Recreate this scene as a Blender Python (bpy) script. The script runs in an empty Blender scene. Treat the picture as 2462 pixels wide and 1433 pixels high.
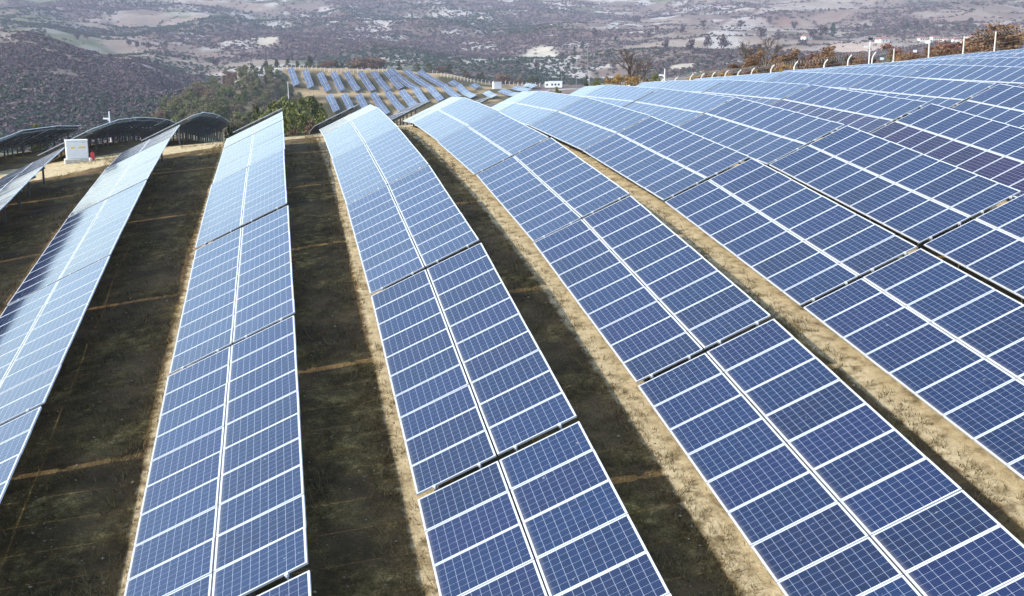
import bpy, math, random
import numpy as np
from mathutils import Matrix, Vector

random.seed(7)
rng = np.random.default_rng(11)
R = math.radians
scene = bpy.context.scene
col = scene.collection

# ------------------------------------------------------------------ camera, sky, sun, exposure
FPX, PITCH, YAW = 2591.0, 12.0, 12.02          # focal length in photo pixels, degrees down, degrees right of the rows
ZC = 10.0                                       # height of the drone above the datum
cam = bpy.data.cameras.new('camera')
cam.sensor_width = 36.0
cam.lens = 36.0 * FPX / 2462.0
cam.shift_y = -18.5 / 2462.0
cam.clip_start = 0.5
cam.clip_end = 20000.0
camo = bpy.data.objects.new('camera', cam)
camo.location = (0, 0, ZC)
camo.rotation_euler = (R(90 - PITCH), 0, R(-YAW))
col.objects.link(camo)
scene.camera = camo

SUN = Vector((-0.815, -0.085, 0.575)).normalized()   # towards the sun
sun_el = math.asin(SUN.z)
sun_az = math.atan2(SUN.x, SUN.y)
world = bpy.data.worlds.new('World')
scene.world = world
world.use_nodes = True
wn = world.node_tree
wn.nodes.clear()
sky = wn.nodes.new('ShaderNodeTexSky')
sky.sky_type = 'NISHITA'
sky.sun_disc = False
sky.sun_elevation = sun_el
sky.sun_rotation = sun_az
sky.altitude = 0
sky.air_density = 1.2
sky.dust_density = 1.0
sky.ozone_density = 1.0
bg = wn.nodes.new('ShaderNodeBackground')
bg.inputs['Strength'].default_value = 0.15
wo = wn.nodes.new('ShaderNodeOutputWorld')
wn.links.new(sky.outputs[0], bg.inputs['Color'])
wn.links.new(bg.outputs[0], wo.inputs['Surface'])

sl = bpy.data.lights.new('sun', 'SUN')
sl.energy = 2.25
sl.angle = R(0.5)
sl.color = (1.0, 0.94, 0.85)
so = bpy.data.objects.new('sun', sl)
so.rotation_euler = SUN.to_track_quat('Z', 'Y').to_euler()
so.location = (-60, -10, 60)
col.objects.link(so)

vs = scene.view_settings
vs.view_transform = 'Standard'
vs.look = 'None'
vs.exposure = 1.38
vs.gamma = 1.0
vs.use_curve_mapping = False
scene.cycles.volume_bounces = 0
scene.cycles.max_bounces = 6

# ------------------------------------------------------------------ small helpers
def link(o, parent=None):
    col.objects.link(o)
    if parent is not None:
        o.parent = parent
    return o

def tag(o, label=None, cat=None, group=None, kind=None):
    if label: o['label'] = label
    if cat: o['category'] = cat
    if group: o['group'] = group
    if kind: o['kind'] = kind
    return o

def empty(name, loc=(0, 0, 0), rz=0.0):
    o = bpy.data.objects.new(name, None)
    o.empty_display_size = 0.5
    o.location = loc
    o.rotation_euler = (0, 0, rz)
    return link(o)

def mobj(name, me, parent=None, loc=None, mat=None):
    o = bpy.data.objects.new(name, me)
    if loc is not None: o.location = loc
    if mat is not None: o.matrix_local = mat
    return link(o, parent)

class MB:
    """collects vertices and faces"""
    def __init__(s): s.v = []; s.f = []; s.m = []
    def add(s, vs_, fs, m=0):
        b = len(s.v); s.v += [tuple(p) for p in vs_]
        s.f += [tuple(b + i for i in f) for f in fs]; s.m += [m] * len(fs)
    def box(s, x0, x1, y0, y1, z0, z1, m=0):
        s.add([(x0,y0,z0),(x1,y0,z0),(x1,y1,z0),(x0,y1,z0),(x0,y0,z1),(x1,y0,z1),(x1,y1,z1),(x0,y1,z1)],
              [(0,3,2,1),(4,5,6,7),(0,1,5,4),(1,2,6,5),(2,3,7,6),(3,0,4,7)], m)
    def tube(s, pts, rad, n=6, m=0, caps=True):
        pts = [Vector(p) for p in pts]
        if not hasattr(rad, '__len__'): rad = [rad] * len(pts)
        b = len(s.v); up = Vector((0.13, 0.21, 1)).normalized()
        for i, p in enumerate(pts):
            d = (pts[min(i+1, len(pts)-1)] - pts[max(i-1, 0)]).normalized()
            u = d.cross(up)
            if u.length < 1e-3: u = d.cross(Vector((1, 0, 0)))
            u.normalize(); w = u.cross(d)
            for k in range(n):
                a = 2 * math.pi * k / n
                s.v.append(tuple(p + (u * math.cos(a) + w * math.sin(a)) * rad[i]))
        for i in range(len(pts) - 1):
            for k in range(n):
                k2 = (k + 1) % n
                s.f.append((b+i*n+k, b+i*n+k2, b+(i+1)*n+k2, b+(i+1)*n+k)); s.m.append(m)
        if caps:
            s.f.append(tuple(b + k for k in range(n))); s.m.append(m)
            s.f.append(tuple(b + (len(pts)-1)*n + k for k in reversed(range(n)))); s.m.append(m)
    def mesh(s, name, mats, smooth=False):
        me = bpy.data.meshes.new(name)
        me.from_pydata(s.v, [], s.f)
        for mt in (mats if isinstance(mats, (list, tuple)) else [mats]): me.materials.append(mt)
        me.polygons.foreach_set('material_index', s.m)
        if smooth: me.polygons.foreach_set('use_smooth', [True] * len(s.f))
        me.update()
        return me

def np_mesh(name, V, F, mat, smooth=False):
    """mesh from numpy arrays, F of shape (n,3) or (n,4)"""
    me = bpy.data.meshes.new(name)
    k = F.shape[1]
    me.vertices.add(len(V)); me.vertices.foreach_set('co', np.ascontiguousarray(V, np.float32).ravel())
    me.loops.add(F.size); me.loops.foreach_set('vertex_index', np.ascontiguousarray(F, np.int32).ravel())
    me.polygons.add(len(F)); me.polygons.foreach_set('loop_start', np.arange(0, F.size, k, dtype=np.int32))
    if smooth: me.polygons.foreach_set('use_smooth', np.ones(len(F), bool))
    if mat is not None: me.materials.append(mat)
    me.update(calc_edges=True)
    return me

# value noise, vectorised
def _hash(ix, iy, seed):
    n = (ix * 374761393 + iy * 668265263 + seed * 1442695041) & 0xffffffff
    n = ((n ^ (n >> 13)) * 1274126177) & 0xffffffff
    return ((n ^ (n >> 16)) & 0xffff) / 65535.0
def vnoise(x, y, seed=0):
    x = np.asarray(x, float); y = np.asarray(y, float)
    ix = np.floor(x).astype(np.int64); iy = np.floor(y).astype(np.int64)
    fx = x - ix; fy = y - iy
    fx = fx*fx*(3-2*fx); fy = fy*fy*(3-2*fy)
    a = _hash(ix, iy, seed); b = _hash(ix+1, iy, seed); c = _hash(ix, iy+1, seed); d = _hash(ix+1, iy+1, seed)
    return (a*(1-fx)+b*fx)*(1-fy) + (c*(1-fx)+d*fx)*fy
def fbm(x, y, seed=0, octv=4):
    t = 0; a = 0.5
    for o in range(octv):
        t = t + a * (vnoise(x, y, seed + o*17) - 0.5); x = np.asarray(x)*2.03+5.1; y = np.asarray(y)*2.03+1.7; a *= 0.5
    return t
def smooth(a, b, x):
    t = np.clip((np.asarray(x, float) - a) / (b - a), 0, 1)
    return t*t*(3-2*t)

# material node helpers
class NT:
    def __init__(s, name):
        s.mat = bpy.data.materials.new(name); s.mat.use_nodes = True
        s.t = s.mat.node_tree; s.t.nodes.clear()
        s.out = s.t.nodes.new('ShaderNodeOutputMaterial')
        s.b = s.t.nodes.new('ShaderNodeBsdfPrincipled')
        s.t.links.new(s.b.outputs[0], s.out.inputs['Surface'])
    def n(s, typ, **kw):
        nd = s.t.nodes.new(typ)
        for k, v in kw.items(): setattr(nd, k, v)
        return nd
    def l(s, a, b): s.t.links.new(a, b)
    def math(s, op, a, b=None, c=None, clamp=False):
        nd = s.n('ShaderNodeMath', operation=op); nd.use_clamp = clamp
        for i, v in enumerate((a, b, c)):
            if v is None: continue
            if isinstance(v, (int, float)): nd.inputs[i].default_value = v
            else: s.l(v, nd.inputs[i])
        return nd.outputs[0]
    def mix(s, fac, a, b):
        nd = s.n('ShaderNodeMix', data_type='RGBA')
        for i, v in ((0, fac), (6, a), (7, b)):
            if isinstance(v, (int, float)): nd.inputs[i].default_value = v
            elif isinstance(v, tuple): nd.inputs[i].default_value = (*v, 1) if len(v) == 3 else v
            else: s.l(v, nd.inputs[i])
        return nd.outputs[2]
    def noise(s, vec, scale, detail=4, rough=0.55):
        nd = s.n('ShaderNodeTexNoise'); nd.inputs['Scale'].default_value = scale
        nd.inputs['Detail'].default_value = detail; nd.inputs['Roughness'].default_value = rough
        if vec is not None: s.l(vec, nd.inputs['Vector'])
        return nd.outputs['Fac']
    def ramp(s, fac, stops):
        nd = s.n('ShaderNodeValToRGB')
        e = nd.color_ramp.elements
        while len(e) < len(stops): e.new(0.5)
        for i, (p, c) in enumerate(stops):
            e[i].position = p; e[i].color = (*c, 1) if len(c) == 3 else c
        s.l(fac, nd.inputs[0])
        return nd.outputs[0]
    def bump(s, h, dist, strength=1.0):
        nd = s.n('ShaderNodeBump'); nd.inputs['Distance'].default_value = dist; nd.inputs['Strength'].default_value = strength
        s.l(h, nd.inputs['Height']); s.l(nd.outputs[0], s.b.inputs['Normal'])
    def set(s, **kw):
        for k, v in kw.items():
            i = s.b.inputs[k.replace('_', ' ')]
            if isinstance(v, tuple): i.default_value = (*v, 1) if len(v) == 3 else v
            elif isinstance(v, (int, float)): i.default_value = v
            else: s.l(v, i)
        return s

def simple_mat(name, colr, rough=0.6, metal=0.0, var=0.12, scale=6.0, bump=0.0):
    m = NT(name)
    tc = m.n('ShaderNodeTexCoord').outputs['Object']
    nz = m.noise(tc, scale, 5)
    lo = tuple(c * (1 - var) for c in colr); hi = tuple(min(1, c * (1 + var)) for c in colr)
    m.set(Base_Color=m.ramp(nz, [(0.3, lo), (0.7, hi)]), Roughness=rough, Metallic=metal)
    if bump: m.bump(nz, bump)
    return m.mat
#PART2
# ------------------------------------------------------------------ terrain
# height of the low panel edge along each row, relative to the camera: (distance along the row, height)
ROWX = {1: -8.09, 2: -2.88, 3: 2.21, 4: 7.43, 5: 12.55}
def rowx(r): return ROWX.get(r, 12.55 + (r - 5) * 5.16 if r > 5 else -8.09 + (r - 1) * 5.16)
PROF = {
 1: [(5,-11.2),(12.8,-9.9),(23.1,-8.4),(33.3,-7.02),(43.3,-5.86),(53.5,-4.95),(58.1,-4.65),(67.3,-4.58),(76.2,-4.77),(87,-5.35),(99,-6.11),(119,-7.88),(140,-10.5)],
 0: [(5,-12),(12.8,-10.7),(23.1,-9.2),(33.3,-7.82),(43.3,-6.66),(50.7,-5.9),(56,-5.44),(64,-5.1),(69,-5.04),(79.5,-5.2),(99.8,-6.29),(110,-7.04),(140,-10)],
 -1: [(5,-12.7),(23.1,-9.9),(43.3,-7.4),(56,-6.1),(64,-5.6),(72.7,-5.52),(83.4,-5.94),(92.5,-6.48),(110,-8),(140,-11)],
 2: [(5,-10.9),(15.8,-9.0),(18.35,-8.55),(26,-7.34),(36.2,-5.98),(46.4,-5.0),(53.4,-4.5),(60.1,-4.1),(68.7,-4.24),(79,-5.1),(89,-6.3),(119,-9.5),(140,-12)],
 3: [(5,-10.6),(14.1,-8.78),(18.6,-7.96),(28.8,-6.24),(39.0,-5.08),(49.1,-4.36),(59.4,-3.9),(65,-3.89),(74.5,-4.27),(84.7,-5.2),(95,-6.6),(119,-9.8),(140,-12.5)],
 4: [(5,-9.7),(13.3,-8.3),(21.4,-6.93),(31.6,-5.42),(41.8,-4.37),(52,-3.8),(62.2,-3.46),(67.5,-3.62),(77,-4.15),(87.2,-4.85),(97.5,-6.2),(119,-9.3),(140,-12)],
 5: [(5,-8.8),(16.2,-7.09),(24.2,-5.96),(34.4,-4.57),(44.6,-3.71),(54.7,-3.25),(64.9,-3.2),(70.1,-3.39),(80,-3.95),(90,-4.8),(100,-6.2),(119,-8.8),(140,-11.5)],
 6: [(5,-8.1),(17.1,-6.5),(27.3,-5.07),(37.4,-3.75),(47.6,-3.05),(57.8,-2.89),(68,-2.91),(72.8,-3.12),(85,-3.7),(100,-5.2),(119,-7.8),(140,-10.5)],
 7: [(5,-7.2),(20,-5.6),(30.1,-4.25),(35.3,-3.62),(40.2,-3.05),(50.3,-2.55),(60.5,-2.48),(70.7,-2.73),(75.8,-2.92),(90,-3.7),(105,-5),(119,-6.6),(140,-9)],
 8: [(5,-6.2),(20,-4.9),(33,-3.2),(43,-2.38),(53.2,-2.13),(63.5,-2.05),(73.7,-2.5),(78.8,-2.75),(95,-3.4),(110,-4.2),(125,-5.5),(140,-7)],
 9: [(5,-5.2),(25,-3.4),(46,-1.75),(56.2,-1.6),(66.4,-1.86),(76.6,-2.3),(81.7,-2.55),(95,-3.1),(110,-3.6),(140,-6)],
 10: [(5,-4.4),(30,-2.6),(49.2,-1.15),(59.4,-1.25),(69.6,-1.52),(79.8,-2.0),(85,-2.2),(95,-2.5),(110,-3.0),(140,-5)],
 11: [(5,-3.6),(35,-1.6),(52,-0.75),(62.3,-0.9),(72.5,-1.35),(82.7,-1.8),(88,-2),(100,-2.2),(140,-4)],
 12: [(5,-3),(40,-1.2),(55,-0.3),(65.2,-0.4),(75.4,-0.85),(85.6,-1.5),(91,-1.75),(105,-1.9),(140,-3.5)],
}
def zrow(r, y):
    p = np.array(PROF[r]); y = np.asarray(y, float)
    z = np.interp(y, p[:, 0], p[:, 1])
    return z + np.where(y < p[0, 0], (y - p[0, 0]) * 0.15, 0)
HLOW = {4: 0.37, 5: 0.40}                        # low panel edge above the ground, where it is not the usual 0.48
RI = sorted(PROF)
RX = np.array([rowx(r) for r in RI])
YS = np.arange(-40, 141, 1.0)
GZ = np.array([zrow(r, YS) - HLOW.get(r, 0.48) for r in RI])
# smooth a little along the rows so that the ground does not kink
ker = np.array([1, 2, 3, 2, 1.]) / 9
GZ = np.array([np.convolve(np.pad(g, 2, 'edge'), ker, 'valid') for g in GZ])
def near_h(x, y):
    x = np.asarray(x, float); y = np.asarray(y, float)
    yi = np.clip(y + 40, 0, 179.999); j = yi.astype(int); fy = yi - j
    xi = np.clip(np.interp(x, RX, np.arange(len(RX))), 0, len(RX) - 1.0001); i = xi.astype(int); fx = xi - i
    z = (GZ[i, j]*(1-fy) + GZ[i, j+1]*fy)*(1-fx) + (GZ[i+1, j]*(1-fy) + GZ[i+1, j+1]*fy)*fx
    z = z + np.where(x < RX[0], (x - RX[0]) * 0.15, 0) + np.where(x > RX[-1], np.minimum(x - RX[-1], 25) * 0.07, 0)
    return z

cyaw, syaw = math.cos(R(YAW)), math.sin(R(YAW))
cp, sp = math.cos(R(PITCH)), math.sin(R(PITCH))
def ray(u, v):
    """direction through photo pixel u, v in world axes"""
    a = (np.asarray(u, float) - 1231.) / FPX; b = (np.asarray(v, float) - 698.) / FPX
    f = cp - b * sp; up = -b * cp - sp
    return np.stack([a * cyaw + f * syaw, -a * syaw + f * cyaw, up + 0 * a], -1)
def column(x, y):
    """bearing of a place, as the photo column of its horizon point"""
    s = x * cyaw - y * syaw; f = x * syaw + y * cyaw
    az = np.clip(np.arctan2(s, f), -1.2, 1.2)
    return 1231 + FPX * np.tan(az) / cp * 1.0
# lie of the distant land: for a bearing, (distance, dip below the level line given as photo row)
LAND = {
 -400: [(100,350),(250,360),(450,330),(800,200),(1300,60),(1700,60),(2400,45),(3500,6),(4600,-14)],
 60: [(100,350),(250,372),(450,330),(1000,86),(1200,104),(1600,92),(2400,58),(3500,10),(4600,-14)],
 300: [(100,335),(280,345),(480,302),(900,150),(1100,168),(1500,138),(2200,88),(3500,10),(4600,-14)],
 480: [(100,330),(250,340),(350,302),(450,250),(560,216),(680,255),(850,222),(1200,176),(1800,112),(2600,64),(3500,14),(4600,-14)],
 600: [(100,345),(250,340),(380,300),(470,256),(540,205),(590,168),(600,166),(690,205),(900,192),(1200,160),(1800,106),(2600,62),(3500,14),(4600,-14)],
 700: [(100,330),(200,325),(300,320),(420,310),(500,284),(545,232),(592,162),(600,160),(670,190),(900,182),(1200,156),(1800,104),(2600,62),(3500,12),(4600,-14)],
 900: [(100,305),(250,312),(380,318),(450,312),(508,282),(545,233),(557,222),(590,168),(600,164),(670,188),(900,178),(1200,150),(1800,102),(2600,60),(3500,12),(4600,-14)],
 1050: [(100,285),(250,295),(400,290),(470,276),(510,250),(545,222),(592,178),(602,176),(670,194),(900,182),(1200,150),(1800,102),(2600,60),(3500,12),(4600,-14)],
 1200: [(100,265),(200,268),(350,262),(450,246),(520,225),(570,206),(600,202),(700,198),(900,180),(1200,150),(1800,102),(2600,60),(3500,12),(4600,-14)],
 1400: [(100,238),(200,240),(400,222),(560,208),(700,201),(900,182),(1200,150),(1800,102),(2600,60),(3500,12),(4600,-14)],
 1700: [(100,208),(150,206),(250,214),(450,204),(700,180),(1000,142),(1500,106),(2200,66),(3500,12),(4600,-14)],
 2000: [(95,184),(150,186),(250,198),(450,186),(700,152),(1100,116),(1600,86),(2200,56),(3500,6),(4600,-14)],
 2400: [(95,146),(130,136),(250,165),(450,152),(700,126),(1100,96),(1600,70),(2200,46),(3500,6),(4600,-14)],
 2900: [(95,120),(130,115),(250,140),(450,130),(700,110),(1100,85),(1600,60),(2200,36),(3500,6),(4600,-14)],
}
squeeze = lambda D: np.where(np.asarray(D) > 700, 700 + (np.asarray(D, float) - 700) * 0.5, D)
LC = np.array(sorted(LAND), float)
LD = np.log(np.geomspace(60, 6000, 1100))
LZ = []
for c_ in sorted(LAND):
    a = np.array(LAND[c_], float); a[:, 0] = squeeze(a[:, 0])
    d_ = ray(np.full(len(a), c_), a[:, 1])
    zz = a[:, 0] * d_[:, 2] / np.hypot(d_[:, 0], d_[:, 1])
    z_ = np.interp(LD, np.log(a[:, 0]), zz)
    k7 = np.array([1, 3, 5, 6, 5, 3, 1.]) / 24
    LZ.append(np.convolve(np.pad(z_, 3, 'edge'), k7, 'valid'))
LZ = np.array(LZ)
def far_h(x, y):
    D = np.hypot(x, y) + 1e-6
    c = np.clip(column(x, y), LC[0], LC[-1] - 1e-3)
    ci = np.interp(c, LC, np.arange(len(LC))); i = np.minimum(ci.astype(int), len(LC) - 2); fx = ci - i
    fx = fx*fx*(3-2*fx)
    di = np.clip((np.log(D) - LD[0]) / (LD[1] - LD[0]), 0, len(LD) - 1.001); j = di.astype(int); fd = di - j
    z = (LZ[i, j]*(1-fd) + LZ[i, j+1]*fd)*(1-fx) + (LZ[i+1, j]*(1-fd) + LZ[i+1, j+1]*fd)*fx
    amp = smooth(640, 900, D)
    rid = 1 - np.abs(vnoise(x/210., y/260., 5)*2 - 1)
    z = z + amp * ((rid - 0.55) * 13.0 * np.minimum(D/1000., 1.8) + fbm(x/95., y/95., 9, 5) * 15.0 * np.minimum(D/1000., 1.6))
    z = z + smooth(200, 300, D) * fbm(x/24., y/24., 3, 3) * 2.2
    return z
def height(x, y):
    """ground height relative to the camera"""
    x = np.asarray(x, float); y = np.asarray(y, float)
    D = np.hypot(x, y)
    w = smooth(104, 132, D) * smooth(0, 60, y + 0*x) + smooth(150, 220, D) * (1 - smooth(0, 60, y + 0*x))
    return near_h(x, y) * (1 - w) + far_h(x, y) * w + (1 - w) * fbm(x/1.7, y/1.7, 21, 4) * 0.10

def ground_hit(u, v, dmin=100., dmax=5000.):
    """place where the line of sight through a photo pixel meets the ground"""
    d = ray(u, v); hd = math.hypot(d[0], d[1])
    D = np.geomspace(dmin, dmax, 1500)
    X, Y, Z = d[0]/hd*D, d[1]/hd*D, d[2]/hd*D
    g = height(X, Y)
    k = np.nonzero(Z <= g)[0]
    k = k[0] if len(k) else len(D) - 1
    return X[k], Y[k], g[k], D[k]

# --- dry ground close by
def near_ground_mat():
    m = NT('dry_ground')
    tc = m.n('ShaderNodeTexCoord').outputs['Object']
    at = m.n('ShaderNodeAttribute', attribute_name='track_sand').outputs['Fac']
    sx = m.n('ShaderNodeSeparateXYZ'); m.l(tc, sx.inputs[0])
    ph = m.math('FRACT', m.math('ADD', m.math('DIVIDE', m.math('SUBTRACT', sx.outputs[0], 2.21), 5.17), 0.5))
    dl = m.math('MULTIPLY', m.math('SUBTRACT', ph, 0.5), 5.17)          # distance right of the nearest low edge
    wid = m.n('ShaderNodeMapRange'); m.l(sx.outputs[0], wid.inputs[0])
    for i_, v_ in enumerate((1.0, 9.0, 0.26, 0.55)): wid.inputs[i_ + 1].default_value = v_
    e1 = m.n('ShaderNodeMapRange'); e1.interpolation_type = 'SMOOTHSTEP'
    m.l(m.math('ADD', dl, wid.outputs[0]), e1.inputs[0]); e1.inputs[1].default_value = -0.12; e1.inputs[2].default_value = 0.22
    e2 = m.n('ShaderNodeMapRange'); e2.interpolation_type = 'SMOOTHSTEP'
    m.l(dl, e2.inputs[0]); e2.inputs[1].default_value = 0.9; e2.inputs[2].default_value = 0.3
    lit_strip = m.math('MULTIPLY', m.math('MULTIPLY', e1.outputs[0], e2.outputs[0]), 0.62)  # sunlit ground painted as a pale sand-coloured band beside each low edge
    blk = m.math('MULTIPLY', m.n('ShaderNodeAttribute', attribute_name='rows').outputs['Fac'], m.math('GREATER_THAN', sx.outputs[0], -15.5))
    at = m.math('MAXIMUM', at, m.math('MULTIPLY', lit_strip, blk))
    n1 = m.noise(tc, 0.45, 5); n2 = m.noise(tc, 3.2, 6, 0.65); n3 = m.noise(tc, 22, 5, 0.7); n4 = m.noise(tc, 1.1, 5, 0.6)
    grass = m.ramp(m.math('MULTIPLY_ADD', n3, 0.45, m.math('MULTIPLY', n2, 0.62)), [(0.36, (0.0354, 0.0197, 0.0061)), (0.48, (0.0802, 0.0503, 0.0143)), (0.57, (0.1462, 0.1000, 0.0313)), (0.68, (0.38, 0.265, 0.105))])
    green = m.mix(m.ramp(n4, [(0.60, (0, 0, 0)), (0.76, (1, 1, 1))]), grass, (0.0558, 0.0530, 0.0136))
    soil = m.mix(m.ramp(n1, [(0.38, (0, 0, 0)), (0.58, (1, 1, 1))]), green, m.ramp(n3, [(0.3, (0.0734, 0.0449, 0.0184)), (0.7, (0.1428, 0.0932, 0.0422))]))
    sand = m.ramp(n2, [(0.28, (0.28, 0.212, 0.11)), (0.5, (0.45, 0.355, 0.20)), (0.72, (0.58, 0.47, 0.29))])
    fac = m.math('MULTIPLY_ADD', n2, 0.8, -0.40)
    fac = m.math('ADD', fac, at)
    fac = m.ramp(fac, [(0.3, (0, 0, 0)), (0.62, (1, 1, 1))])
    c = m.mix(fac, soil, sand)  # grass and soil colours darkened to deepen the shade in the aisles
    spk = m.ramp(n3, [(0.64, (0, 0, 0)), (0.70, (1, 1, 1))])
    c = m.mix(m.math('MULTIPLY', spk, 0.35), c, (0.42, 0.36, 0.25))
    drk = m.ramp(n3, [(0.30, (1, 1, 1)), (0.38, (0, 0, 0))])
    c = m.mix(m.math('MULTIPLY', drk, 0.5), c, (0.04, 0.032, 0.018))
    blot = m.n('ShaderNodeVectorMath', operation='SCALE'); m.l(c, blot.inputs[0])
    m.l(m.ramp(m.noise(tc, 0.85, 6, 0.62), [(0.30, (0.42, 0.42, 0.42)), (0.5, (0.95, 0.95, 0.95)), (0.68, (1.7, 1.7, 1.7))]), blot.inputs['Scale'])
    c = m.mix(fac, blot.outputs[0], c)
    m.set(Base_Color=c, Roughness=0.95, Specular_IOR_Level=0.15)
    h = m.math('ADD', m.math('MULTIPLY', n3, 0.5), n2)
    m.bump(h, 0.09, 0.9)
    return m.mat
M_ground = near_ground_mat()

gx = np.arange(-62, 88.01, 0.42); gy = np.arange(-24, 128.01, 0.42)
GX, GY = np.meshgrid(gx, gy)
V = np.stack([GX, GY, height(GX, GY) + ZC], -1).reshape(-1, 3)
ny, nx = GX.shape
idx = np.arange(nx*ny).reshape(ny, nx)
F = np.stack([idx[:-1, :-1], idx[:-1, 1:], idx[1:, 1:], idx[1:, :-1]], -1).reshape(-1, 4)
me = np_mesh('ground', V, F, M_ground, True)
# the sandy service road at the row ends
track_sand = np.zeros(nx*ny)
xx, yy = V[:, 0], V[:, 1]
rr = np.interp(xx, RX, RI)
roadc = 62.6 + 3.05 * (rr - 1)
rd = np.abs(yy - roadc + 2.0 * (vnoise(xx/4., yy/4., 77) - 0.5))
track_sand = np.maximum(track_sand, 0.95 * (1 - smooth(2.2, 4.6, rd)))
# the perimeter track behind the highest rows
track_sand = np.maximum(track_sand, 0.6 * smooth(90, 96, np.hypot(xx, yy)) * smooth(18, 30, xx))
rows_ = (1 - smooth(-1.5, 1.5, yy - roadc + 3.5))
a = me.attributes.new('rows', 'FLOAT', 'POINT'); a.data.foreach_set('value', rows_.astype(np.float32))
a = me.attributes.new('track_sand', 'FLOAT', 'POINT'); a.data.foreach_set('value', track_sand.astype(np.float32))
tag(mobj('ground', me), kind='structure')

# --- distant land: vertex colours give the soil, field, rock and pasture colours
def voro(x, y, seed):
    """cell id hash and distance to the border of jittered cells"""
    ix = np.floor(x).astype(np.int64); iy = np.floor(y).astype(np.int64)
    b1 = np.full(x.shape, 9.); b2 = np.full(x.shape, 9.); idh = np.zeros(x.shape)
    for dx in (-1, 0, 1):
        for dy in (-1, 0, 1):
            px = ix + dx + _hash(ix+dx, iy+dy, seed); py = iy + dy + _hash(ix+dx, iy+dy, seed+1)
            d = np.hypot(px - x, py - y); h = _hash(ix+dx, iy+dy, seed+2)
            n = d < b1
            b2 = np.where(n, b1, np.minimum(b2, d)); idh = np.where(n, h, idh); b1 = np.where(n, d, b1)
    return idh, b2 - b1
def spot(c, D, c0, cw, d0, dw):
    return 1 - smooth(0.6, 1.0, np.hypot((c - c0) / cw, (D - squeeze(d0)) / (dw * 0.5)))
def scrub_density(x, y):
    """how thick the bushes stand, 0 to 1, and how much of it is evergreen"""
    D = np.hypot(x, y); c = column(x, y)
    n = fbm(x/170., y/170., 41, 5) * 2 + 0.5
    left = (1 - smooth(430, 560, c)) * (1 - smooth(840, 900, D)) * smooth(260, 330, D)
    mid = smooth(0.36, 0.64, n + 0.25 * smooth(500, 900, c) * (1 - smooth(1250, 1500, c)))
    right = smooth(0.50, 0.80, n) * 0.85
    w = smooth(1250, 1650, c)
    dens = np.maximum(left * np.maximum(0.85 * (1 - smooth(480, 560, D)), 0.10 + 0.90 * smooth(0.38, 0.60, fbm(x/55., y/75., 43, 4)*1.7 + 0.5)), mid*(1-w) + right*w)
    idh, bd = voro(x/120. + n, y/200., 61)
    hedge = (1 - smooth(0.03, 0.09, bd)) * 0.75
    dens = np.maximum(dens, hedge * (idh > 0.25))
    ever = np.clip(smooth(0.36, 0.62, fbm(x/230., y/230., 83, 4)*2 + 0.5) * (1 - 0.75*w) * (1 - 0.55*left) + 0.08, 0, 1)
    for s_ in (spot(c, D, 1300, 60, 1450, 260), spot(c, D, 640, 50, 1750, 200), spot(c, D, 1640, 40, 880, 60)):
        dens = dens * (1 - s_)
    return np.clip(dens, 0, 1), ever
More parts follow.
